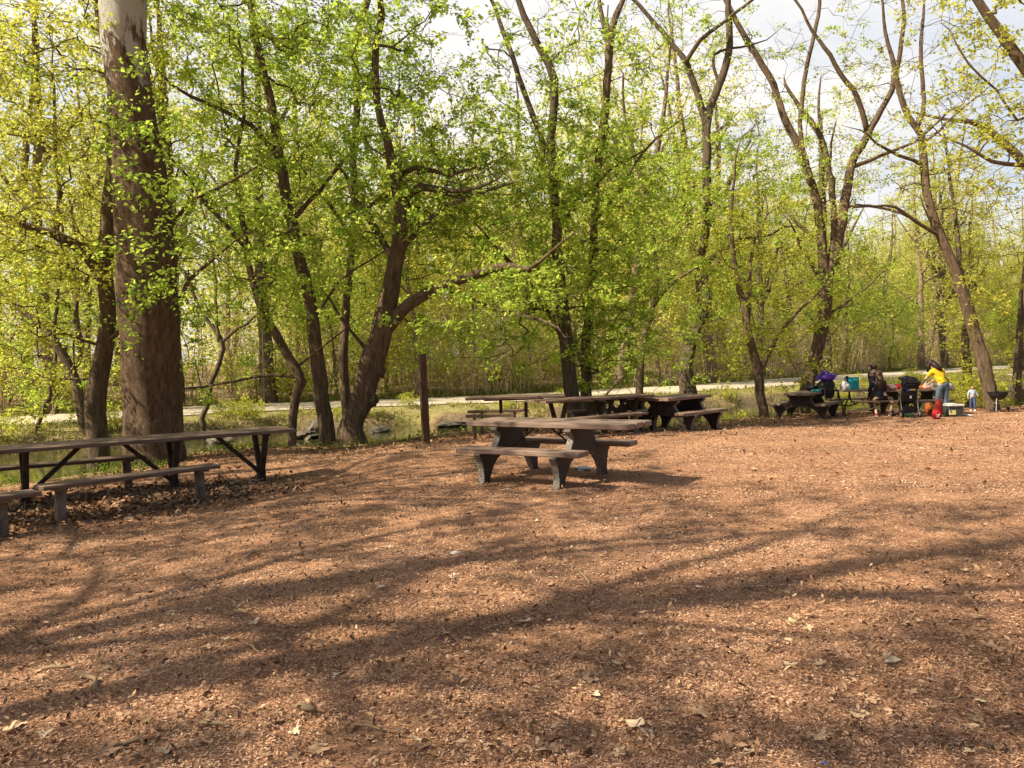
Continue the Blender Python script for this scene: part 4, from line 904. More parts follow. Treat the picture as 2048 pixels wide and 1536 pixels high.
# stroller seen from behind
sp = on(1815, 834); st = empty('stroller', (sp.x, sp.y, sp.z), 'black baby stroller with a tan frame, seen from behind at the food table', 'stroller', R(4))
m = MB(); m.prism([(.05, .38), (-.10, .44), (-.16, .62), (-.10, .98), (-.02, 1.0), (.02, .62), (.12, .46)], -.215, .215, .02); m.build('seat_back', M['black'], st)
m = MB()
for k in range(7):
    a0 = k / 6 * 1.9 - .35; m.tube([(-.23, .04 - .24 * math.cos(a0) * .9, .90 + .20 * math.sin(a0)), (0, .04 - .26 * math.cos(a0), .93 + .22 * math.sin(a0)), (.23, .04 - .24 * math.cos(a0) * .9, .90 + .20 * math.sin(a0))], .035, 8)
m.build('canopy', M['black'], st, True)
m = MB(); m.box(Vector((-.07, -.155, .78)), (.09, .03, .08), None, .006); m.build('blue_pouch', M['blue'], st)
m = MB(); m.box(Vector((.06, -.15, .785)), (.18, .03, .05), None, .006); m.build('yellow_strip', M['label_y'], st)
m = MB(); m.box(Vector((.0, -.168, .575)), (.05, .012, .07), None, .004); m.build('care_tag', M['white'], st)
m = MB(); m.box(Vector((.10, -.17, .985)), (.09, .012, .06), None, .004); m.build('red_patch', M['dark_red'], st)
m = MB(); m.prism([(-.14, .14), (.12, .14), (.16, .30), (-.16, .30)], -.19, .19, .02); m.build('basket', M['dark_top'], st)
m = MB()
for s in (-1, 1): m.tube([(s * .235, -.12, .88), (s * .25, -.06, .55), (s * .245, -.14, .16), (s * .20, -.17, .10)], .016, 8); m.tube([(s * .235, -.06, .62), (s * .24, .2, .3), (s * .23, .34, .1)], .016, 8)
m.tube([(-.20, -.17, .10), (.20, -.17, .10)], .016, 8); m.build('frame', M['alu'], st)
m = MB(); m.tube([(-.235, -.12, .88), (-.23, -.26, .98), (-.15, -.29, 1.0), (.15, -.29, 1.0), (.23, -.26, .98), (.235, -.12, .88)], .02, 8); m.build('handle', M['black'], st)
for s in (-1, 1):
    for y, rr in ((-.17, .1), (.34, .085)):
        m = MB(); m.prism([(rr * math.cos(a * math.pi / 9), rr * math.sin(a * math.pi / 9)) for a in range(18)], -.022, .022, .006); o = m.build('wheel', M['black'], st, loc=(s * .27, y, rr))
        m = MB(); m.prism([(rr * .55 * math.cos(a * math.pi / 9), rr * .55 * math.sin(a * math.pi / 9)) for a in range(18)], -.028, .028, .002); m.build('hub', M['alu'], o)
m = MB(); m.blob((0, 0, 0), .075, 3, (1.6, .8, .8), .08, 7); tag(m.build('toy_ball', M['green_ball'], None, True, loc=(sp.x + .03, sp.y - .05, sp.z + .06)), 'small green soft toy lying under the stroller', 'toy')

# bags, cooler, grill
cb = on(1904, 833); cl = empty('cooler', cb, 'dark grey-green cooler box with a pale lid, right of the red bags', 'cooler', R(6))
m = MB(); m.prism([(-.17, 0), (.17, 0), (.19, .30), (-.19, .30)], -.23, .23, .02); m.build('body', M['cooler'], cl)
m = MB(); m.box(Vector((0, 0, .325)), (.50, .42, .05), None, .018); m.blob((-.05, 0, .36), .2, 3, (1, .8, .12), .1, 9); m.build('lid', M['lid'], cl)
m = MB(); m.box(Vector((-.11, -.186, .13)), (.20, .012, .13), Euler((R(-4), 0, 0)).to_matrix(), .002); lb = m.build('sticker', M['label_y'], cl)
m = MB(); m.box(Vector((-.17, -.194, .165)), (.05, .006, .045), Euler((R(-4), 0, 0)).to_matrix(), 0); m.build('blue_mark', M['blue'], lb)
m = MB(); m.tube([(.26, -.08, .24), (.29, -.08, .2), (.29, .08, .2), (.26, .08, .24)], .012, 6); m.build('handle', M['black'], cl)
def shop_bag(px, py, mat, w, h, label, seed, mark=None, dy=0.):
    b = on(px, py); t = empty('shopping_bag', (b.x, b.y + dy, terr(b.x, b.y + dy)), label, 'bag', R(seed * 9 % 30 - 15)); rd = random.Random(seed)
    m = MB(); m.blob((0, 0, h * .45), 1, 3, (w / 2, w * .32, h * .52), .10, seed); m.build('body', M[mat], t, True)
    m = MB(); m.tube([(-w * .25, 0, h * .85), (-w * .15, 0, h * 1.12), (w * .15, 0, h * 1.12), (w * .25, 0, h * .85)], .010, 6); m.build('handle', M[mat], t)
    if mark:
        m = MB(); m.tube([(-w * .2, -w * .335, h * .55), (0, -w * .36, h * .40), (w * .18, -w * .335, h * .58)], .016, 6); m.tube([(-w * .15, -w * .33, h * .30), (w * .1, -w * .335, h * .25)], .014, 6); m.build('white_mark', M['white'], t)
    return t
shop_bag(1873, 838, 'red', .25, .24, 'bright red bag with white marking, lowest in front of the yellow-shirted person', 5, True)
shop_bag(1877, 834, 'dark_red', .27, .50, 'tall dark red bag leaning behind the bright red one', 6, None, .0)
shop_bag(1858, 829, 'orange', .2, .36, 'orange bag left of the red bags', 7, None, .0)
shop_bag(1893, 830, 'navy', .16, .24, 'small dark blue patterned bag between the red bag and the cooler', 8, None, .05)
gp = on(1996, 824); gr = empty('kettle_grill', gp, 'black open kettle grill on three legs with wheels, at the right edge', 'grill', R(-12))
m = MB(); m.lathe([(.0, .36), (.08, .37), (.17, .41), (.235, .48), (.27, .56), (.275, .605), (.285, .61), (.265, .60), (.255, .56), (.2, .46), (.1, .40), (0, .39)], n=32); m.build('bowl', M['black'], gr, True)
for a, ln in ((0.15, 1), (2.2, 1), (4.2, 1)):
    m = MB(); m.tube([(.17 * math.cos(a), .17 * math.sin(a), .43), (.28 * math.cos(a), .28 * math.sin(a), .04)], .012, 8); m.build('leg', M['steel' if a < 2 else 'alu'], gr)
m = MB(); m.lathe([(0, .245), (.14, .25), (.15, .262), (.14, .262), (0, .256)], n=24); m.build('ash_catcher', M['alu'], gr)
m = MB(); m.tube([(-.06, 0, .38), (-.06, 0, .25)], .02, 8); m.build('vent_pipe', M['alu'], gr)
for y, x in ((0.05, .30), (-.05, -.12)):
    m = MB(); m.prism([(.075 * math.cos(a * math.pi / 9), .075 * math.sin(a * math.pi / 9)) for a in range(18)], -.02, .02, .005); m.build('wheel', M['black'], gr, loc=(x, y, .075))
m = MB(); m.tube([(.26, -.04, .60), (.33, -.06, .62), (.33, .06, .62), (.26, .04, .60)], .012, 6); m.build('handle', M['black'], gr)

# ------------------------------------------------------------------ people
def skin_mesh(name, nodes, edges, root=0, sub=2):
    me = bpy.data.meshes.new('skin_src'); me.from_pydata([n[0] for n in nodes], edges, []); o = bpy.data.objects.new('skin_src', me); col.objects.link(o)
    o.modifiers.new('s', 'SKIN'); sb = o.modifiers.new('u', 'SUBSURF'); sb.levels = sub
    for i, n in enumerate(nodes):
        d = me.skin_vertices[0].data[i]; d.radius = (n[1], n[2] if len(n) > 2 else n[1]); d.use_root = (i == root)
    bpy.context.view_layer.update(); dg = bpy.context.evaluated_depsgraph_get(); ev = o.evaluated_get(dg)
    r = bpy.data.meshes.new_from_object(ev); r.name = name
    bpy.data.objects.remove(o); bpy.data.meshes.remove(me)
    r.materials.clear(); r.polygons.foreach_set('use_smooth', np.ones(len(r.polygons), bool)); return r
def person(label, loc, rz, J, top, bottom, hair, shoe, sleeve='long', legs='long', sc=1.0, hair_pts=None, extra=None):
    """J: joints in the person's own frame (+y ahead, +x right)"""
    t = empty('person', loc, label, 'person', rz); V = lambda k: Vector(J[k]) * sc
    pel, wst, ch, nk, hd = V('pelvis'), V('waist'), V('chest'), V('neck'), V('head')
    up = (hd - nk).normalized(); fw = Vector(J.get('face', (0, 1, 0))).normalized()
    nodes = [(pel, .125 * sc, .10 * sc), (wst, .105 * sc, .085 * sc), (ch, .135 * sc, .10 * sc), (nk, .05 * sc), (hd + up * -.045 * sc + fw * .015 * sc, .072 * sc, .08 * sc), (hd + up * .05 * sc, .085 * sc, .095 * sc), (hd + up * .115 * sc, .05 * sc)]
    edges = [(0, 1), (1, 2), (2, 3), (3, 4), (4, 5), (5, 6)]; n0 = len(nodes)
    arms = []; lg = []
    for s in ('r', 'l'):
        a = len(nodes); nodes += [(V('sh_' + s), .052 * sc), (V('el_' + s), .038 * sc), (V('wr_' + s), .026 * sc)]
        dirv = (V('wr_' + s) - V('el_' + s)).normalized(); nodes.append((V('wr_' + s) + dirv * .05 * sc, .036 * sc, .02 * sc)); edges += [(2, a), (a, a + 1), (a + 1, a + 2), (a + 2, a + 3)]; arms.append(a)
        b = len(nodes); nodes += [(V('hip_' + s), .085 * sc), (V('kn_' + s), .056 * sc), (V('an_' + s), .036 * sc)]; toe = V('toe_' + s); nodes.append((toe, .032 * sc, .026 * sc)); edges += [(0, b), (b, b + 1), (b + 1, b + 2), (b + 2, b + 3)]; lg.append(b)
    me = skin_mesh('body', nodes, edges)
    bm = bmesh.new(); bm.from_mesh(me); mm = MB(); mm.bm.free(); mm.bm = bm
    side = fw.cross(up).normalized()
    for s, a in zip((1, -1), arms):
        wr, pe = nodes[a + 2][0], nodes[a + 3][0]; d = (pe - wr).normalized(); sd_ = d.cross(Vector((0, 0, 1)));
        sd_ = sd_.normalized() if sd_.length > .1 else Vector((1, 0, 0)); nrm = sd_.cross(d)
        for k, ln in enumerate((.058, .070, .074, .066)):
            o = pe + sd_ * (k - 1.5) * .017 * sc; mm.tube([o - d * .02 * sc, o + d * ln * .5 * sc, o + d * ln * sc + nrm * -.02 * sc], [.0085 * sc, .008 * sc, .0065 * sc], 6)
        o = wr + d * .02 * sc - sd_ * .025 * sc * s; mm.tube([o, o - sd_ * s * .03 * sc + d * .02 * sc, o - sd_ * s * .035 * sc + d * .05 * sc], [.011 * sc, .0095 * sc, .008 * sc], 6)
    mm.tube([hd + fw * .085 * sc + up * .03 * sc, hd + fw * .112 * sc - up * .005 * sc, hd + fw * .09 * sc - up * .015 * sc], [.009 * sc, .014 * sc, .008 * sc], 6)
    for s in (1, -1): mm.blob(hd + side * s * .083 * sc + up * .005 * sc, .022 * sc, 2, (.5, .8, 1.2))
    body = mm.build('body', M['skin'], t, True)
    for s in (1, -1):
        m = MB(); m.blob(hd + fw * .088 * sc + side * s * .032 * sc + up * .035 * sc, .011 * sc, 2); m.build('eye', M['eye'], t, True)
    m = MB(); m.tube([hd + fw * .088 * sc - side * .02 * sc - up * .045 * sc, hd + fw * .096 * sc - up * .045 * sc, hd + fw * .088 * sc + side * .02 * sc - up * .045 * sc], .006 * sc, 6); m.build('mouth', M['lip'], t, True)
    # clothing follows the same joints, a little fuller
    e = .017 * sc
    nn = [(pel.lerp(wst, .02), .140 * sc + e * .9, .115 * sc + e * .9), (pel.lerp(wst, .45), .130 * sc + e * .9, .105 * sc + e * .9), (wst, .115 * sc + e, .095 * sc + e), (ch, .14 * sc + e, .105 * sc + e), (nk - up * .02 * sc, .055 * sc)]; ed = [(0, 1), (1, 2), (2, 3), (3, 4)]
    for a in arms:
        k = len(nn); nn += [(nodes[a][0], .06 * sc + e * .6), (nodes[a + 1][0] if sleeve == 'long' else nodes[a][0].lerp(nodes[a + 1][0], .75), .045 * sc + e * .6)]; ed += [(3, k), (k, k + 1)]
        if sleeve == 'long': nn.append((nodes[a + 2][0] - (nodes[a + 2][0] - nodes[a + 1][0]) * .08, .033 * sc + e * .4)); ed.append((k + 1, k + 2))
    link('top', skin_mesh('top', nn, ed), M[top], t)
    nn = [(pel + (wst - pel) * .35, .12 * sc + e, .095 * sc + e), (pel, .135 * sc + e, .115 * sc + e)]; ed = [(0, 1)]
    for b in lg:
        k = len(nn); nn += [(nodes[b][0], .092 * sc + e * .6), (nodes[b + 1][0] if legs == 'long' else nodes[b][0].lerp(nodes[b + 1][0], .6), .066 * sc + e * .6)]; ed += [(1, k), (k, k + 1)]
        if legs == 'long': nn.append((nodes[b + 2][0] + (nodes[b + 1][0] - nodes[b + 2][0]) * .06, .047 * sc + e * .3)); ed.append((k + 1, k + 2))
    link('trousers' if legs == 'long' else 'shorts', skin_mesh('legwear', nn, ed, 1), M[bottom], t)
    for b in lg:
        an, toe = nodes[b + 2][0], nodes[b + 3][0]; dd_ = (toe - an); dd_.z = 0; dd_.normalize()
        lowz = toe.z - .03 * sc; m = MB(); heel = Vector((an.x, an.y, lowz + .04 * sc)) - dd_ * .045 * sc; tip = Vector((toe.x, toe.y, lowz + .03 * sc)) + dd_ * .035 * sc
        m.tube([heel - dd_ * .02 * sc, heel + dd_ * .03 * sc, heel.lerp(tip, .55), tip, tip + dd_ * .02 * sc], [.025 * sc, .045 * sc, .044 * sc, .036 * sc, .018 * sc], 10); sh = m.build('shoe', M[shoe], t, True)
        m = MB(); m.bar(heel - Vector((0, 0, .034 * sc)) - dd_ * .02 * sc, tip - Vector((0, 0, .026 * sc)) + dd_ * .02 * sc, .075 * sc, .014 * sc, .004); m.build('sole', M['white'], sh)
    m = MB(); m.blob(hd + up * .055 * sc - fw * .018 * sc, .108 * sc, 3, (.98, 1.02, 1.0), .03, 4)
    for pts, rr in (hair_pts or []): m.tube([Vector(p) * sc for p in pts], [x * sc for x in rr], 10)
    m.build('hair', M[hair], t, True)
    if extra: extra(t, V)
    return t
# the girl sits with her back to the camera on the near seat of the bowed-leg table
gz_ = TF.matrix_basis @ Vector((.12, -.72, 0))
JG = dict(pelvis=(0, 0, .53), waist=(0, -.01, .70), chest=(0, .0, .90), neck=(.0, .02, 1.05), head=(.01, .03, 1.17), face=(.25, 1, 0),
          sh_r=(.17, .0, .98), el_r=(.22, .10, .75), wr_r=(.16, .30, .80), sh_l=(-.17, .0, .98), el_l=(-.22, .12, .75), wr_l=(-.12, .32, .80),
          hip_r=(.09, .03, .52), kn_r=(.42, .08, .50), an_r=(.30, -.10, .10), toe_r=(.44, -.12, .04), hip_l=(-.08, -.02, .50), kn_l=(-.10, .12, .46), an_l=(-.13, -.13, .08), toe_l=(-.13, -.02, .04))
person('long-haired girl in navy jacket and shorts seated on the bench, back to the camera', (gz_.x, gz_.y, tF.z), R(0), JG, 'navy', 'black', 'hair', 'dark_red', legs='short', sc=1.0,
       hair_pts=[([(0, -.02, 1.20), (0, -.075, 1.08), (-.02, -.115, .95), (-.02, -.125, .84), (0, -.12, .76)], [.10, .095, .085, .065, .02]), ([(-.04, -.03, 1.18), (-.09, -.08, 1.0), (-.10, -.11, .84)], [.06, .05, .015]), ([(.05, -.03, 1.18), (.08, -.08, 1.0), (.07, -.11, .82)], [.06, .05, .015])])
# standing person behind the table, looking down at a phone
s0 = at(1746, 790, tF.y + 1.15); sz = base_z(s0.x, s0.y); hz = at(1745, 731, tF.y + 1.15).z - sz; k = hz / 1.62
JS = dict(pelvis=(0, 0, .90), waist=(0, 0, 1.06), chest=(0, .01, 1.25), neck=(0, .03, 1.40), head=(0, .06, 1.50), face=(0, 1, -.35),
          sh_r=(.17, 0, 1.32), el_r=(.22, .06, 1.08), wr_r=(.12, .28, 1.12), sh_l=(-.17, 0, 1.32), el_l=(-.22, .06, 1.08), wr_l=(-.08, .27, 1.13),
          hip_r=(.09, 0, .86), kn_r=(.10, .03, .48), an_r=(.10, 0, .08), toe_r=(.11, .13, .04), hip_l=(-.09, 0, .86), kn_l=(-.10, .03, .48), an_l=(-.10, 0, .08), toe_l=(-.11, .13, .04))
def hood(t, V):
    m = MB(); m.tube([V('neck') + Vector((.10, .10, -.14)) * k, V('neck') + Vector((.09, .02, -.02)) * k, V('neck') + Vector((0, -.09, -.01)) * k, V('neck') + Vector((-.09, .02, -.02)) * k, V('neck') + Vector((-.10, .10, -.14)) * k], [.03 * k, .035 * k, .045 * k, .035 * k, .03 * k], 8); m.build('hood', M['white'], t, True)
person('person with brown hair bun and white hood standing behind the table with a phone', (s0.x, s0.y, sz), R(-72), JS, 'dark_top', 'black', 'hair', 'black', sc=k,
       hair_pts=[([(0, -.03, 1.58), (0, -.10, 1.63), (0, -.13, 1.65)], [.05, .055, .04])], extra=hood)
m = MB(); m.box(Vector((0, 0, 0)), (.08, .012, .15), Euler((R(-40), 0, R(-72))).to_matrix(), .004)
ph = Vector((s0.x, s0.y, sz)) + Matrix.Rotation(R(-72), 3, 'Z') @ (Vector((.02, .36, 1.15)) * k); tag(m.build('phone', M['dark_top'], None, loc=ph), 'dark phone held by the standing person with the hair bun', 'phone')
# the person in yellow bends over the food
y0 = on(1886, 833); y0 = push(y0, .1)
JY = dict(pelvis=(0, 0, .92), waist=(-.03, .06, 1.07), chest=(-.06, .16, 1.26), neck=(-.11, .24, 1.40), head=(-.14, .30, 1.49), face=(-.5, 1, -.6),
          sh_r=(.12, .18, 1.32), el_r=(.12, .40, 1.10), wr_r=(-.02, .55, .95), sh_l=(-.23, .14, 1.32), el_l=(-.33, .30, 1.08), wr_l=(-.28, .50, .95),
          hip_r=(.10, 0, .88), kn_r=(.09, .03, .49), an_r=(.08, -.03, .09), toe_r=(.10, .11, .04), hip_l=(-.10, 0, .88), kn_l=(-.11, .06, .49), an_l=(-.12, .0, .09), toe_l=(-.14, .14, .04))
def bagx(t, V):
    pass
person('dark-haired person in a yellow shirt and jeans bending over the food table', y0, R(8), JY, 'yellow', 'jeans', 'hair_dark', 'black', sleeve='short', sc=.99,
       hair_pts=[([(-.14, .26, 1.55), (-.11, .17, 1.47), (-.06, .09, 1.38), (.02, .05, 1.32)], [.09, .09, .08, .03]), ([(-.20, .30, 1.53), (-.25, .30, 1.40), (-.26, .31, 1.28)], [.06, .05, .02])], extra=bagx)
hb = empty('hip_bag', y0 + Vector((.26, .10, .86)), 'small dark and grey bag hanging at the right hip of the yellow-shirted person', 'bag', R(10))
m = MB(); m.blob((0, 0, 0), .12, 3, (.8, .5, .7), .1, 5); m.build('body', M['shirt_grey'], hb, True)
m = MB(); m.tube([(0, 0, .05), (-.06, .05, .2), (-.16, .1, .35)], .014, 6); m.build('strap', M['black'], hb)
# toddler
c0 = on(1945, 828); c0 = push(c0, 1.0)
cf = at(1945, 828, c0.y).z; c0.z = max(c0.z, cf); ch_h = at(1945, 772, c0.y).z - c0.z; ks = ch_h / 1.62
JC = dict(JS); JC.update(head=(0, .02, 1.46), face=(-.3, -1, 0), wr_r=(.28, .1, .92), wr_l=(-.30, .02, .98), el_l=(-.26, 0, 1.1), el_r=(.25, .03, 1.08), kn_l=(-.11, .08, .5), an_l=(-.12, .12, .08), toe_l=(-.12, .25, .04))
person('blond toddler in pale blue top and jeans between the cooler and the grill', c0, R(160), JC, 'pale_blue', 'denim', 'blond', 'white', sc=ks, hair_pts=None)
# somebody in blue far right, half behind the pale trunk
w0 = at(2028, 780, 33.); w0.z = max(terr(w0.x, w0.y), at(2028, 788, 33.).z)
JW = dict(JS); JW.update(kn_l=(-.1, .14, .5), an_l=(-.1, .2, .1), toe_l=(-.1, .32, .05))
person('distant person in blue jeans half hidden by the pale trunk at the right edge', w0, R(60), JW, 'shirt_grey', 'denim', 'hair', 'black', sc=.72)

# ------------------------------------------------------------------ mulch chips, litter leaves, sticks
def chips(name, n, d0, d1, power, smin, smax, mat, label, cat):
    P = np.zeros((0, 2))
    while len(P) < n:
        u = rng.random(n); D = d0 * (d1 / d0) ** (u ** power); x = rng.uniform(-.70, .70, n) * D * 1.03
        q = np.stack([x, D], 1); b = polydist(x, D, BANKS[18:60] if False else BANKS); q = q[b > .15]; P = np.vstack([P, q])
    P = P[(vnoise(P[:, 0], P[:, 1], .55, 51) * .6 + vnoise(P[:, 0], P[:, 1], 1.7, 52) * .4) > .10 + .35 * rng.random(len(P))]; P = P[:n]; n = len(P); z = terr_full(P[:, 0], P[:, 1])[0]
    L = rng.uniform(smin, smax, n) * (.75 + P[:, 1] / 16); a = rng.uniform(0, 2 * np.pi, n); wd = L * rng.uniform(.16, .5, n)
    d = np.stack([np.cos(a), np.sin(a), rng.normal(size=n) * .22], 1); w = np.stack([-np.sin(a), np.cos(a), rng.normal(size=n) * .28], 1)
    C = np.column_stack([P, z + .004 + rng.random(n) * .012]); hl = d * (L * .5)[:, None]; hw = w * (wd * .5)[:, None]
    V = np.stack([C - hl - hw * .6, C + hl * .8 - hw, C + hl + hw * .5, C - hl * .7 + hw], 1).reshape(-1, 3)
    t = np.clip(rng.beta(2.2, 2.6, n) + .30 * (vnoise(P[:, 0], P[:, 1], 1.1, 53) - .5) + .2 * (vnoise(P[:, 0], P[:, 1], .3, 54) - .5), 0, 1)
    return tag(link(name, np_mesh(name, V, np.arange(4 * n).reshape(-1, 4), 4, np.repeat(t, 4)), M[mat]), label, cat, kind='stuff')
chips('wood_mulch', 270000, 2.5, 9.5, 1.0, .005, .021, 'chip', 'loose brown wood chip mulch covering the clearing', 'mulch')
chips('distant_mulch', 150000, 8.5, 26, .9, .008, .022, 'chip', 'coarser mulch and leaf crumbs toward the far side of the clearing', 'mulch')

chips('mulch_crumbs', 200000, 2.5, 8.5, 1.0, .003, .010, 'chip', 'fine crumbs and fibres between the larger wood chips', 'mulch')
def lobed(seed, lobes=5, curl=.25, size=.058):
    rd = random.Random(seed); pts = []; n = lobes
    for i in range(n * 4):
        a = -math.pi / 2 + .28 + (2 * math.pi - .56) * i / (n * 4 - 1); ph = i % 4
        r = (.52, .74, 1.0, .74)[ph] * (.75 + .4 * rd.random()) * (1.08 if abs(a - math.pi / 2) < .5 else .92)
        pts.append((r * math.cos(a), r * math.sin(a)))
    c1, c2, c3 = rd.uniform(-curl, curl * 1.6), rd.uniform(-curl, curl), rd.uniform(0, 6)
    def z(x, y): return c1 * x * x + c2 * x * y + .10 * math.sin(3 * x + c3) + .12 * rd.uniform(-.5, 1) * (x * x + y * y)
    V = [(0, -.15, .03)] + [(x, y, z(x, y)) for x, y in pts]; V = [(x * size, y * size, (zz + .12) * size) for x, y, zz in V]
    st = [(-.04, -.3), (.04, -.3), (.02, -1.0), (-.02, -1.0)]; k = len(V); Fc = [(0, i, i + 1) for i in range(1, len(pts))]
    V += [(x * size, y * size, .1 * size) for x, y in st]; Fc += [(k, k + 1, k + 2), (k, k + 2, k + 3)]
    return V, Fc
vars_ = []
for i in range(6):
    V, Fc = lobed(300 + i, (5, 5, 7, 3, 5, 7)[i], (.2, .45, .3, .4, .7, .25)[i]); me = bpy.data.meshes.new('fallen_leaf'); me.from_pydata(V, [], Fc); me.update()
    me.materials.append(surf('dry_leaf_%s' % 'abcdef'[i], [(.34, .20, .11), (.46, .31, .18), (.25, .14, .08), (.54, .39, .24), (.38, .22, .13), (.20, .12, .07)][i], [(.52, .34, .20), (.66, .48, .30), (.42, .25, .15), (.74, .58, .38), (.56, .38, .23), (.36, .22, .14)][i], 30, .8, .3)); vars_.append(me)
spots = [(1398, 1432, 1.5), (1700, 1436, 1.5), (1445, 1490, 1.5), (1270, 1455, 1.3), (890, 1270, 1.0), (210, 1510, 1.7), (640, 1505, 1.4), (330, 1510, 1.2), (1490, 1495, 1.3), (1780, 1325, 1.2), (1740, 1405, 1.2), (1990, 1300, 1.5),
         (480, 1228, 1.3), (510, 1250, 1.2), (535, 1178, 1.2), (1050, 1247, 1.3), (1340, 1132, 1.4), (1500, 1178, 1.2), (1180, 1362, 1.3), (1240, 1335, 1.2), (130, 1140, 1.3), (340, 1095, 1.3), (225, 1285, 1.1), (160, 1255, 1.1), (415, 1300, 1.0), (780, 1330, .9), (1110, 1505, 1.0), (1580, 1335, 1.0), (1640, 1480, 1.2), (1990, 1500, 1.3), (1950, 1445, 1.1), (30, 1465, 1.4), (720, 1205, 1.0), (930, 1310, 1.0), (1410, 1330, 1.1), (1290, 1240, 1.0), (1620, 1235, 1.1), (1850, 1180, 1.1), (600, 1420, 1.1)]
rl = random.Random(9)
while len(spots) < 290:
    D = 3.0 * (11 / 3.0) ** rl.random(); spots.append((rl.uniform(-20, 2070), 712 + 1.62 * F / D + rl.uniform(-8, 8), rl.uniform(.35, 1.0)))
for i, (px, py, s) in enumerate(spots):
    if py < 985 or py > 1550: continue
    p = on(px, py); o = bpy.data.objects.new('fallen_leaf', vars_[i % 6]); col.objects.link(o); o.location = (p.x, p.y, p.z + .012)
    s *= .74; o.scale = (s, s, s); o.rotation_euler = (rl.gauss(0, .16), rl.gauss(0, .16), rl.uniform(0, 6.28)); tag(o, 'dry tan lobed leaf lying on the brown mulch', 'dry leaf', 'dry leaves fallen on the mulch')
# leaf litter too thick to count
def litter(name, P, size, label, mat='dry'):
    n = len(P); z = terr_full(P[:, 0], P[:, 1])[0]; C = np.column_stack([P, z + .012 + rng.random(n) * .05])
    a = rng.normal(size=(n, 3)); a[:, 2] *= .45; a = unit(a) * size * rng.uniform(.5, 1.3, (n, 1)); u = rng.normal(size=(n, 3)) * .6 + np.array([0, 0, 1.]); w = unit(np.cross(a, u)) * np.linalg.norm(a, axis=1, keepdims=True) * .7; nn = unit(np.cross(w, a)) * size * .18
    V = np.stack([C - a, C - a * .2 + w * .55 + nn, C + a * .3 + w * .35 - nn * .4, C + a, C + a * .3 - w * .5 + nn * .6, C - a * .3 - w * .55], 1).reshape(-1, 3)
    t = np.clip(rng.beta(2, 2.4, n), 0, 1); o = np.arange(n)[:, None] * 6; f = np.vstack([o + np.array([[0, 1, 2, 3]]), o + np.array([[0, 3, 4, 5]])])
    return tag(link(name, np_mesh(name, V, f, 4, np.repeat(t, 6)), M[mat]), label, 'leaf litter', kind='stuff')
c1 = np.array([(q1.x + f1.x) / 2, (q1.y + f1.y) / 2]); c2 = np.array([(q3.x + f2.x) / 2, (q3.y + f2.y) / 2])
u = rng.uniform(-.35, 1.0, (6500, 1)); P = c1 + (c2 - c1) * u + rng.normal(size=(6500, 2)) * np.array([.55, .55])
P3 = np.stack([rng.uniform(-7, 16, 26000), rng.uniform(8.5, 25, 26000)], 1); bd = polydist(P3[:, 0], P3[:, 1], BANKS); k = (bd > -.2) & (rng.random(26000) < np.clip(1.25 - bd / 3.2, .10, 1)); P3 = P3[k]
D4 = 3 * (18 / 3) ** rng.random(13000); P4 = np.stack([rng.uniform(-.7, .7, 13000) * D4, D4], 1)
litter('leaf_litter', P, .045, 'deep drift of curled brown leaves under the left bench and table')
litter('bank_litter', P3, .04, 'brown leaf litter along the edge of the near bank')
litter('scattered_litter', P4, .02, 'small leaf crumbs scattered through the mulch of the clearing')
# green plants along the near bank
Q = np.stack([rng.uniform(-9, 20, 60000), rng.uniform(8, 27, 60000)], 1); bd = polydist(Q[:, 0], Q[:, 1], BANKS); nv_ = vnoise(Q[:, 0], Q[:, 1], .9, 41)
dens = np.where(Q[:, 0] < -1.6, 1.0, .22) * np.where(Q[:, 0] > 2, .5, 1); k = (bd > -.15) & (bd < .95) & (rng.random(60000) < dens * np.clip((nv_ - .30) * 3, 0, 1)); Q = Q[k]
z = terr_full(Q[:, 0], Q[:, 1])[0]; Pq = np.column_stack([Q, z + rng.random(len(Q)) * .12 + .01]); Pq = np.repeat(Pq, 2, axis=0) + rng.normal(size=(len(Q) * 2, 3)) * .03
V, f, t = leaf_quads(Pq, .06, .5, droop=-.1); tag(link('ground_cover', np_mesh('ground_cover', V, f, 4, t), M['leaf_b']), 'green ground ivy carpeting the near bank around the tree bases', 'ground cover', kind='stuff')
kk = rng.random(len(Q)) < .25; blades('near_bank_grass', np.column_stack([Q, z])[kk], np.full(int(kk.sum()), .16), M['grass'], 'sparse grass tufts on the near bank', .35)
# sticks
def stick(px, py, px2, py2, r, label=None, bend=.02):
    a, b = on(px, py), on(px2, py2); m = MB(); mdd = (a + b) / 2 + Vector((rl.gauss(0, bend), rl.gauss(0, bend), .01)); c = (a + b) / 2
    up = Vector((0, 0, r + .006)); m.tube([a - c + up, (a + mdd) / 2 - c + up, mdd - c + up, (mdd + b) / 2 - c + up, b - c + up], [r, r * .95, r * .9, r * .8, r * .55], 7)
    return tag(m.build('stick', M['stem'], None, True, loc=c), label or 'thin dry stick lying on the mulch', 'stick', None if label else 'thin sticks on the mulch')
stick(85, 1343, 140, 1340, .012, 'short pale stick on the mulch at the lower left', .01)
stick(157, 1355, 190, 1387, .013, 'bent pale stick right of the short one at the lower left', .03)
stick(400, 1452, 465, 1458, .009, 'pale straight stick on the mulch at the bottom, left of centre', .01)
stick(590, 1420, 632, 1430, .018, 'thick broken stub of wood on the mulch at the bottom, left of centre', .01)
stick(225, 1505, 290, 1495, .010, 'curved dark stick at the bottom left beside a large leaf', .03)
stick(1160, 1148, 1180, 1170, .010, 'short slanted stick in the middle of the clearing', .01)
stick(490, 1120, 520, 1105, .009, 'dark thin stick near the left middle of the clearing', .01)
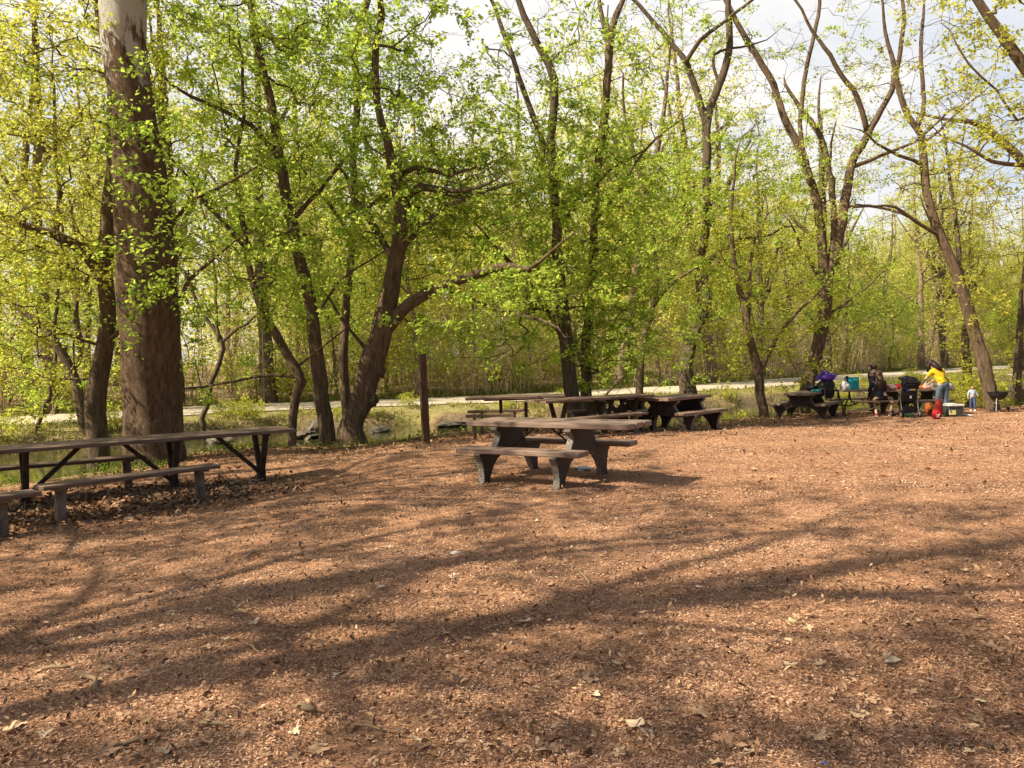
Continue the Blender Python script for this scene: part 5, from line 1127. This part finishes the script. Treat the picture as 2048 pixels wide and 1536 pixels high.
for i in range(26):
    D = 3.2 * (11 / 3.2) ** rl.random(); px = rl.uniform(0, 2040); py = 712 + 1.6 * F / D; L = rl.uniform(.08, .35) * F / D; a = rl.uniform(-.4, .4)
    stick(px, min(py, 1530), px + L * math.cos(a), min(py, 1530) + L * math.sin(a) * .4, rl.uniform(.003, .006))

# ------------------------------------------------------------------ daylight
SUN = Vector((-.92, -.36, 1.0)).normalized()
sd = bpy.data.lights.new('sun', 'SUN'); sd.energy = 9.0; sd.angle = R(.53); sd.color = (1.0, .875, .665)
so = bpy.data.objects.new('sun', sd); col.objects.link(so); so.location = (-20, -5, 25); so.rotation_euler = SUN.to_track_quat('Z', 'Y').to_euler()
w = bpy.data.worlds.new('World'); scene.world = w; w.use_nodes = True; nt = w.node_tree; nt.nodes.clear()
out = nt.nodes.new('ShaderNodeOutputWorld'); bg = nt.nodes.new('ShaderNodeBackground'); sky = nt.nodes.new('ShaderNodeTexSky')
sky.sky_type = 'NISHITA'; sky.sun_disc = False; sky.sun_elevation = math.asin(SUN.z); sky.sun_rotation = math.atan2(SUN.x, SUN.y); sky.air_density = 1.0; sky.dust_density = 2.5; sky.ozone_density = 1.0
bg.inputs[1].default_value = .11
tc = nt.nodes.new('ShaderNodeTexCoord'); mp = nt.nodes.new('ShaderNodeMapping'); mp.inputs['Scale'].default_value = (1, 1, 2.2); nt.links.new(tc.outputs['Generated'], mp.inputs[0])
n = N(nt, 'ShaderNodeTexNoise', Scale=2.6, Detail=7, Roughness=.55); nt.links.new(mp.outputs[0], n.inputs['Vector'])
r = ramp(nt, [(.34, (0, 0, 0)), (.54, (1, 1, 1))], n.outputs['Fac'])
sx = N(nt, 'ShaderNodeSeparateXYZ'); nt.links.new(tc.outputs['Generated'], sx.inputs[0])
mr = N(nt, 'ShaderNodeMapRange'); mr.interpolation_type = 'SMOOTHSTEP'; mr.inputs[1].default_value = .15; mr.inputs[2].default_value = .65; nt.links.new(sx.outputs[1], mr.inputs[0])
k1 = N(nt, 'ShaderNodeMath', operation='MULTIPLY'); k1.inputs[1].default_value = .74; nt.links.new(mr.outputs[0], k1.inputs[0])
hz = mixc(nt, k1.outputs[0], (0, 0, 0), (7.6, 8.3, 9.4)); nt.links.new(sky.outputs[0], nt.nodes[-1].inputs[6])
k2 = N(nt, 'ShaderNodeMath', operation='MULTIPLY'); nt.links.new(mr.outputs[0], k2.inputs[0]); nt.links.new(r.outputs[0], k2.inputs[1])
cl = mixc(nt, k2.outputs[0], (0, 0, 0), (9.6, 9.3, 9.0)); nt.links.new(hz, nt.nodes[-1].inputs[6])
nt.links.new(cl, bg.inputs[0]); nt.links.new(bg.outputs[0], out.inputs[0])
scene.view_settings.view_transform = 'Standard'; scene.view_settings.look = 'None'; scene.view_settings.exposure = 0; scene.view_settings.gamma = 1
scene.cycles.max_bounces = 8; scene.cycles.transmission_bounces = 6; scene.cycles.diffuse_bounces = 4
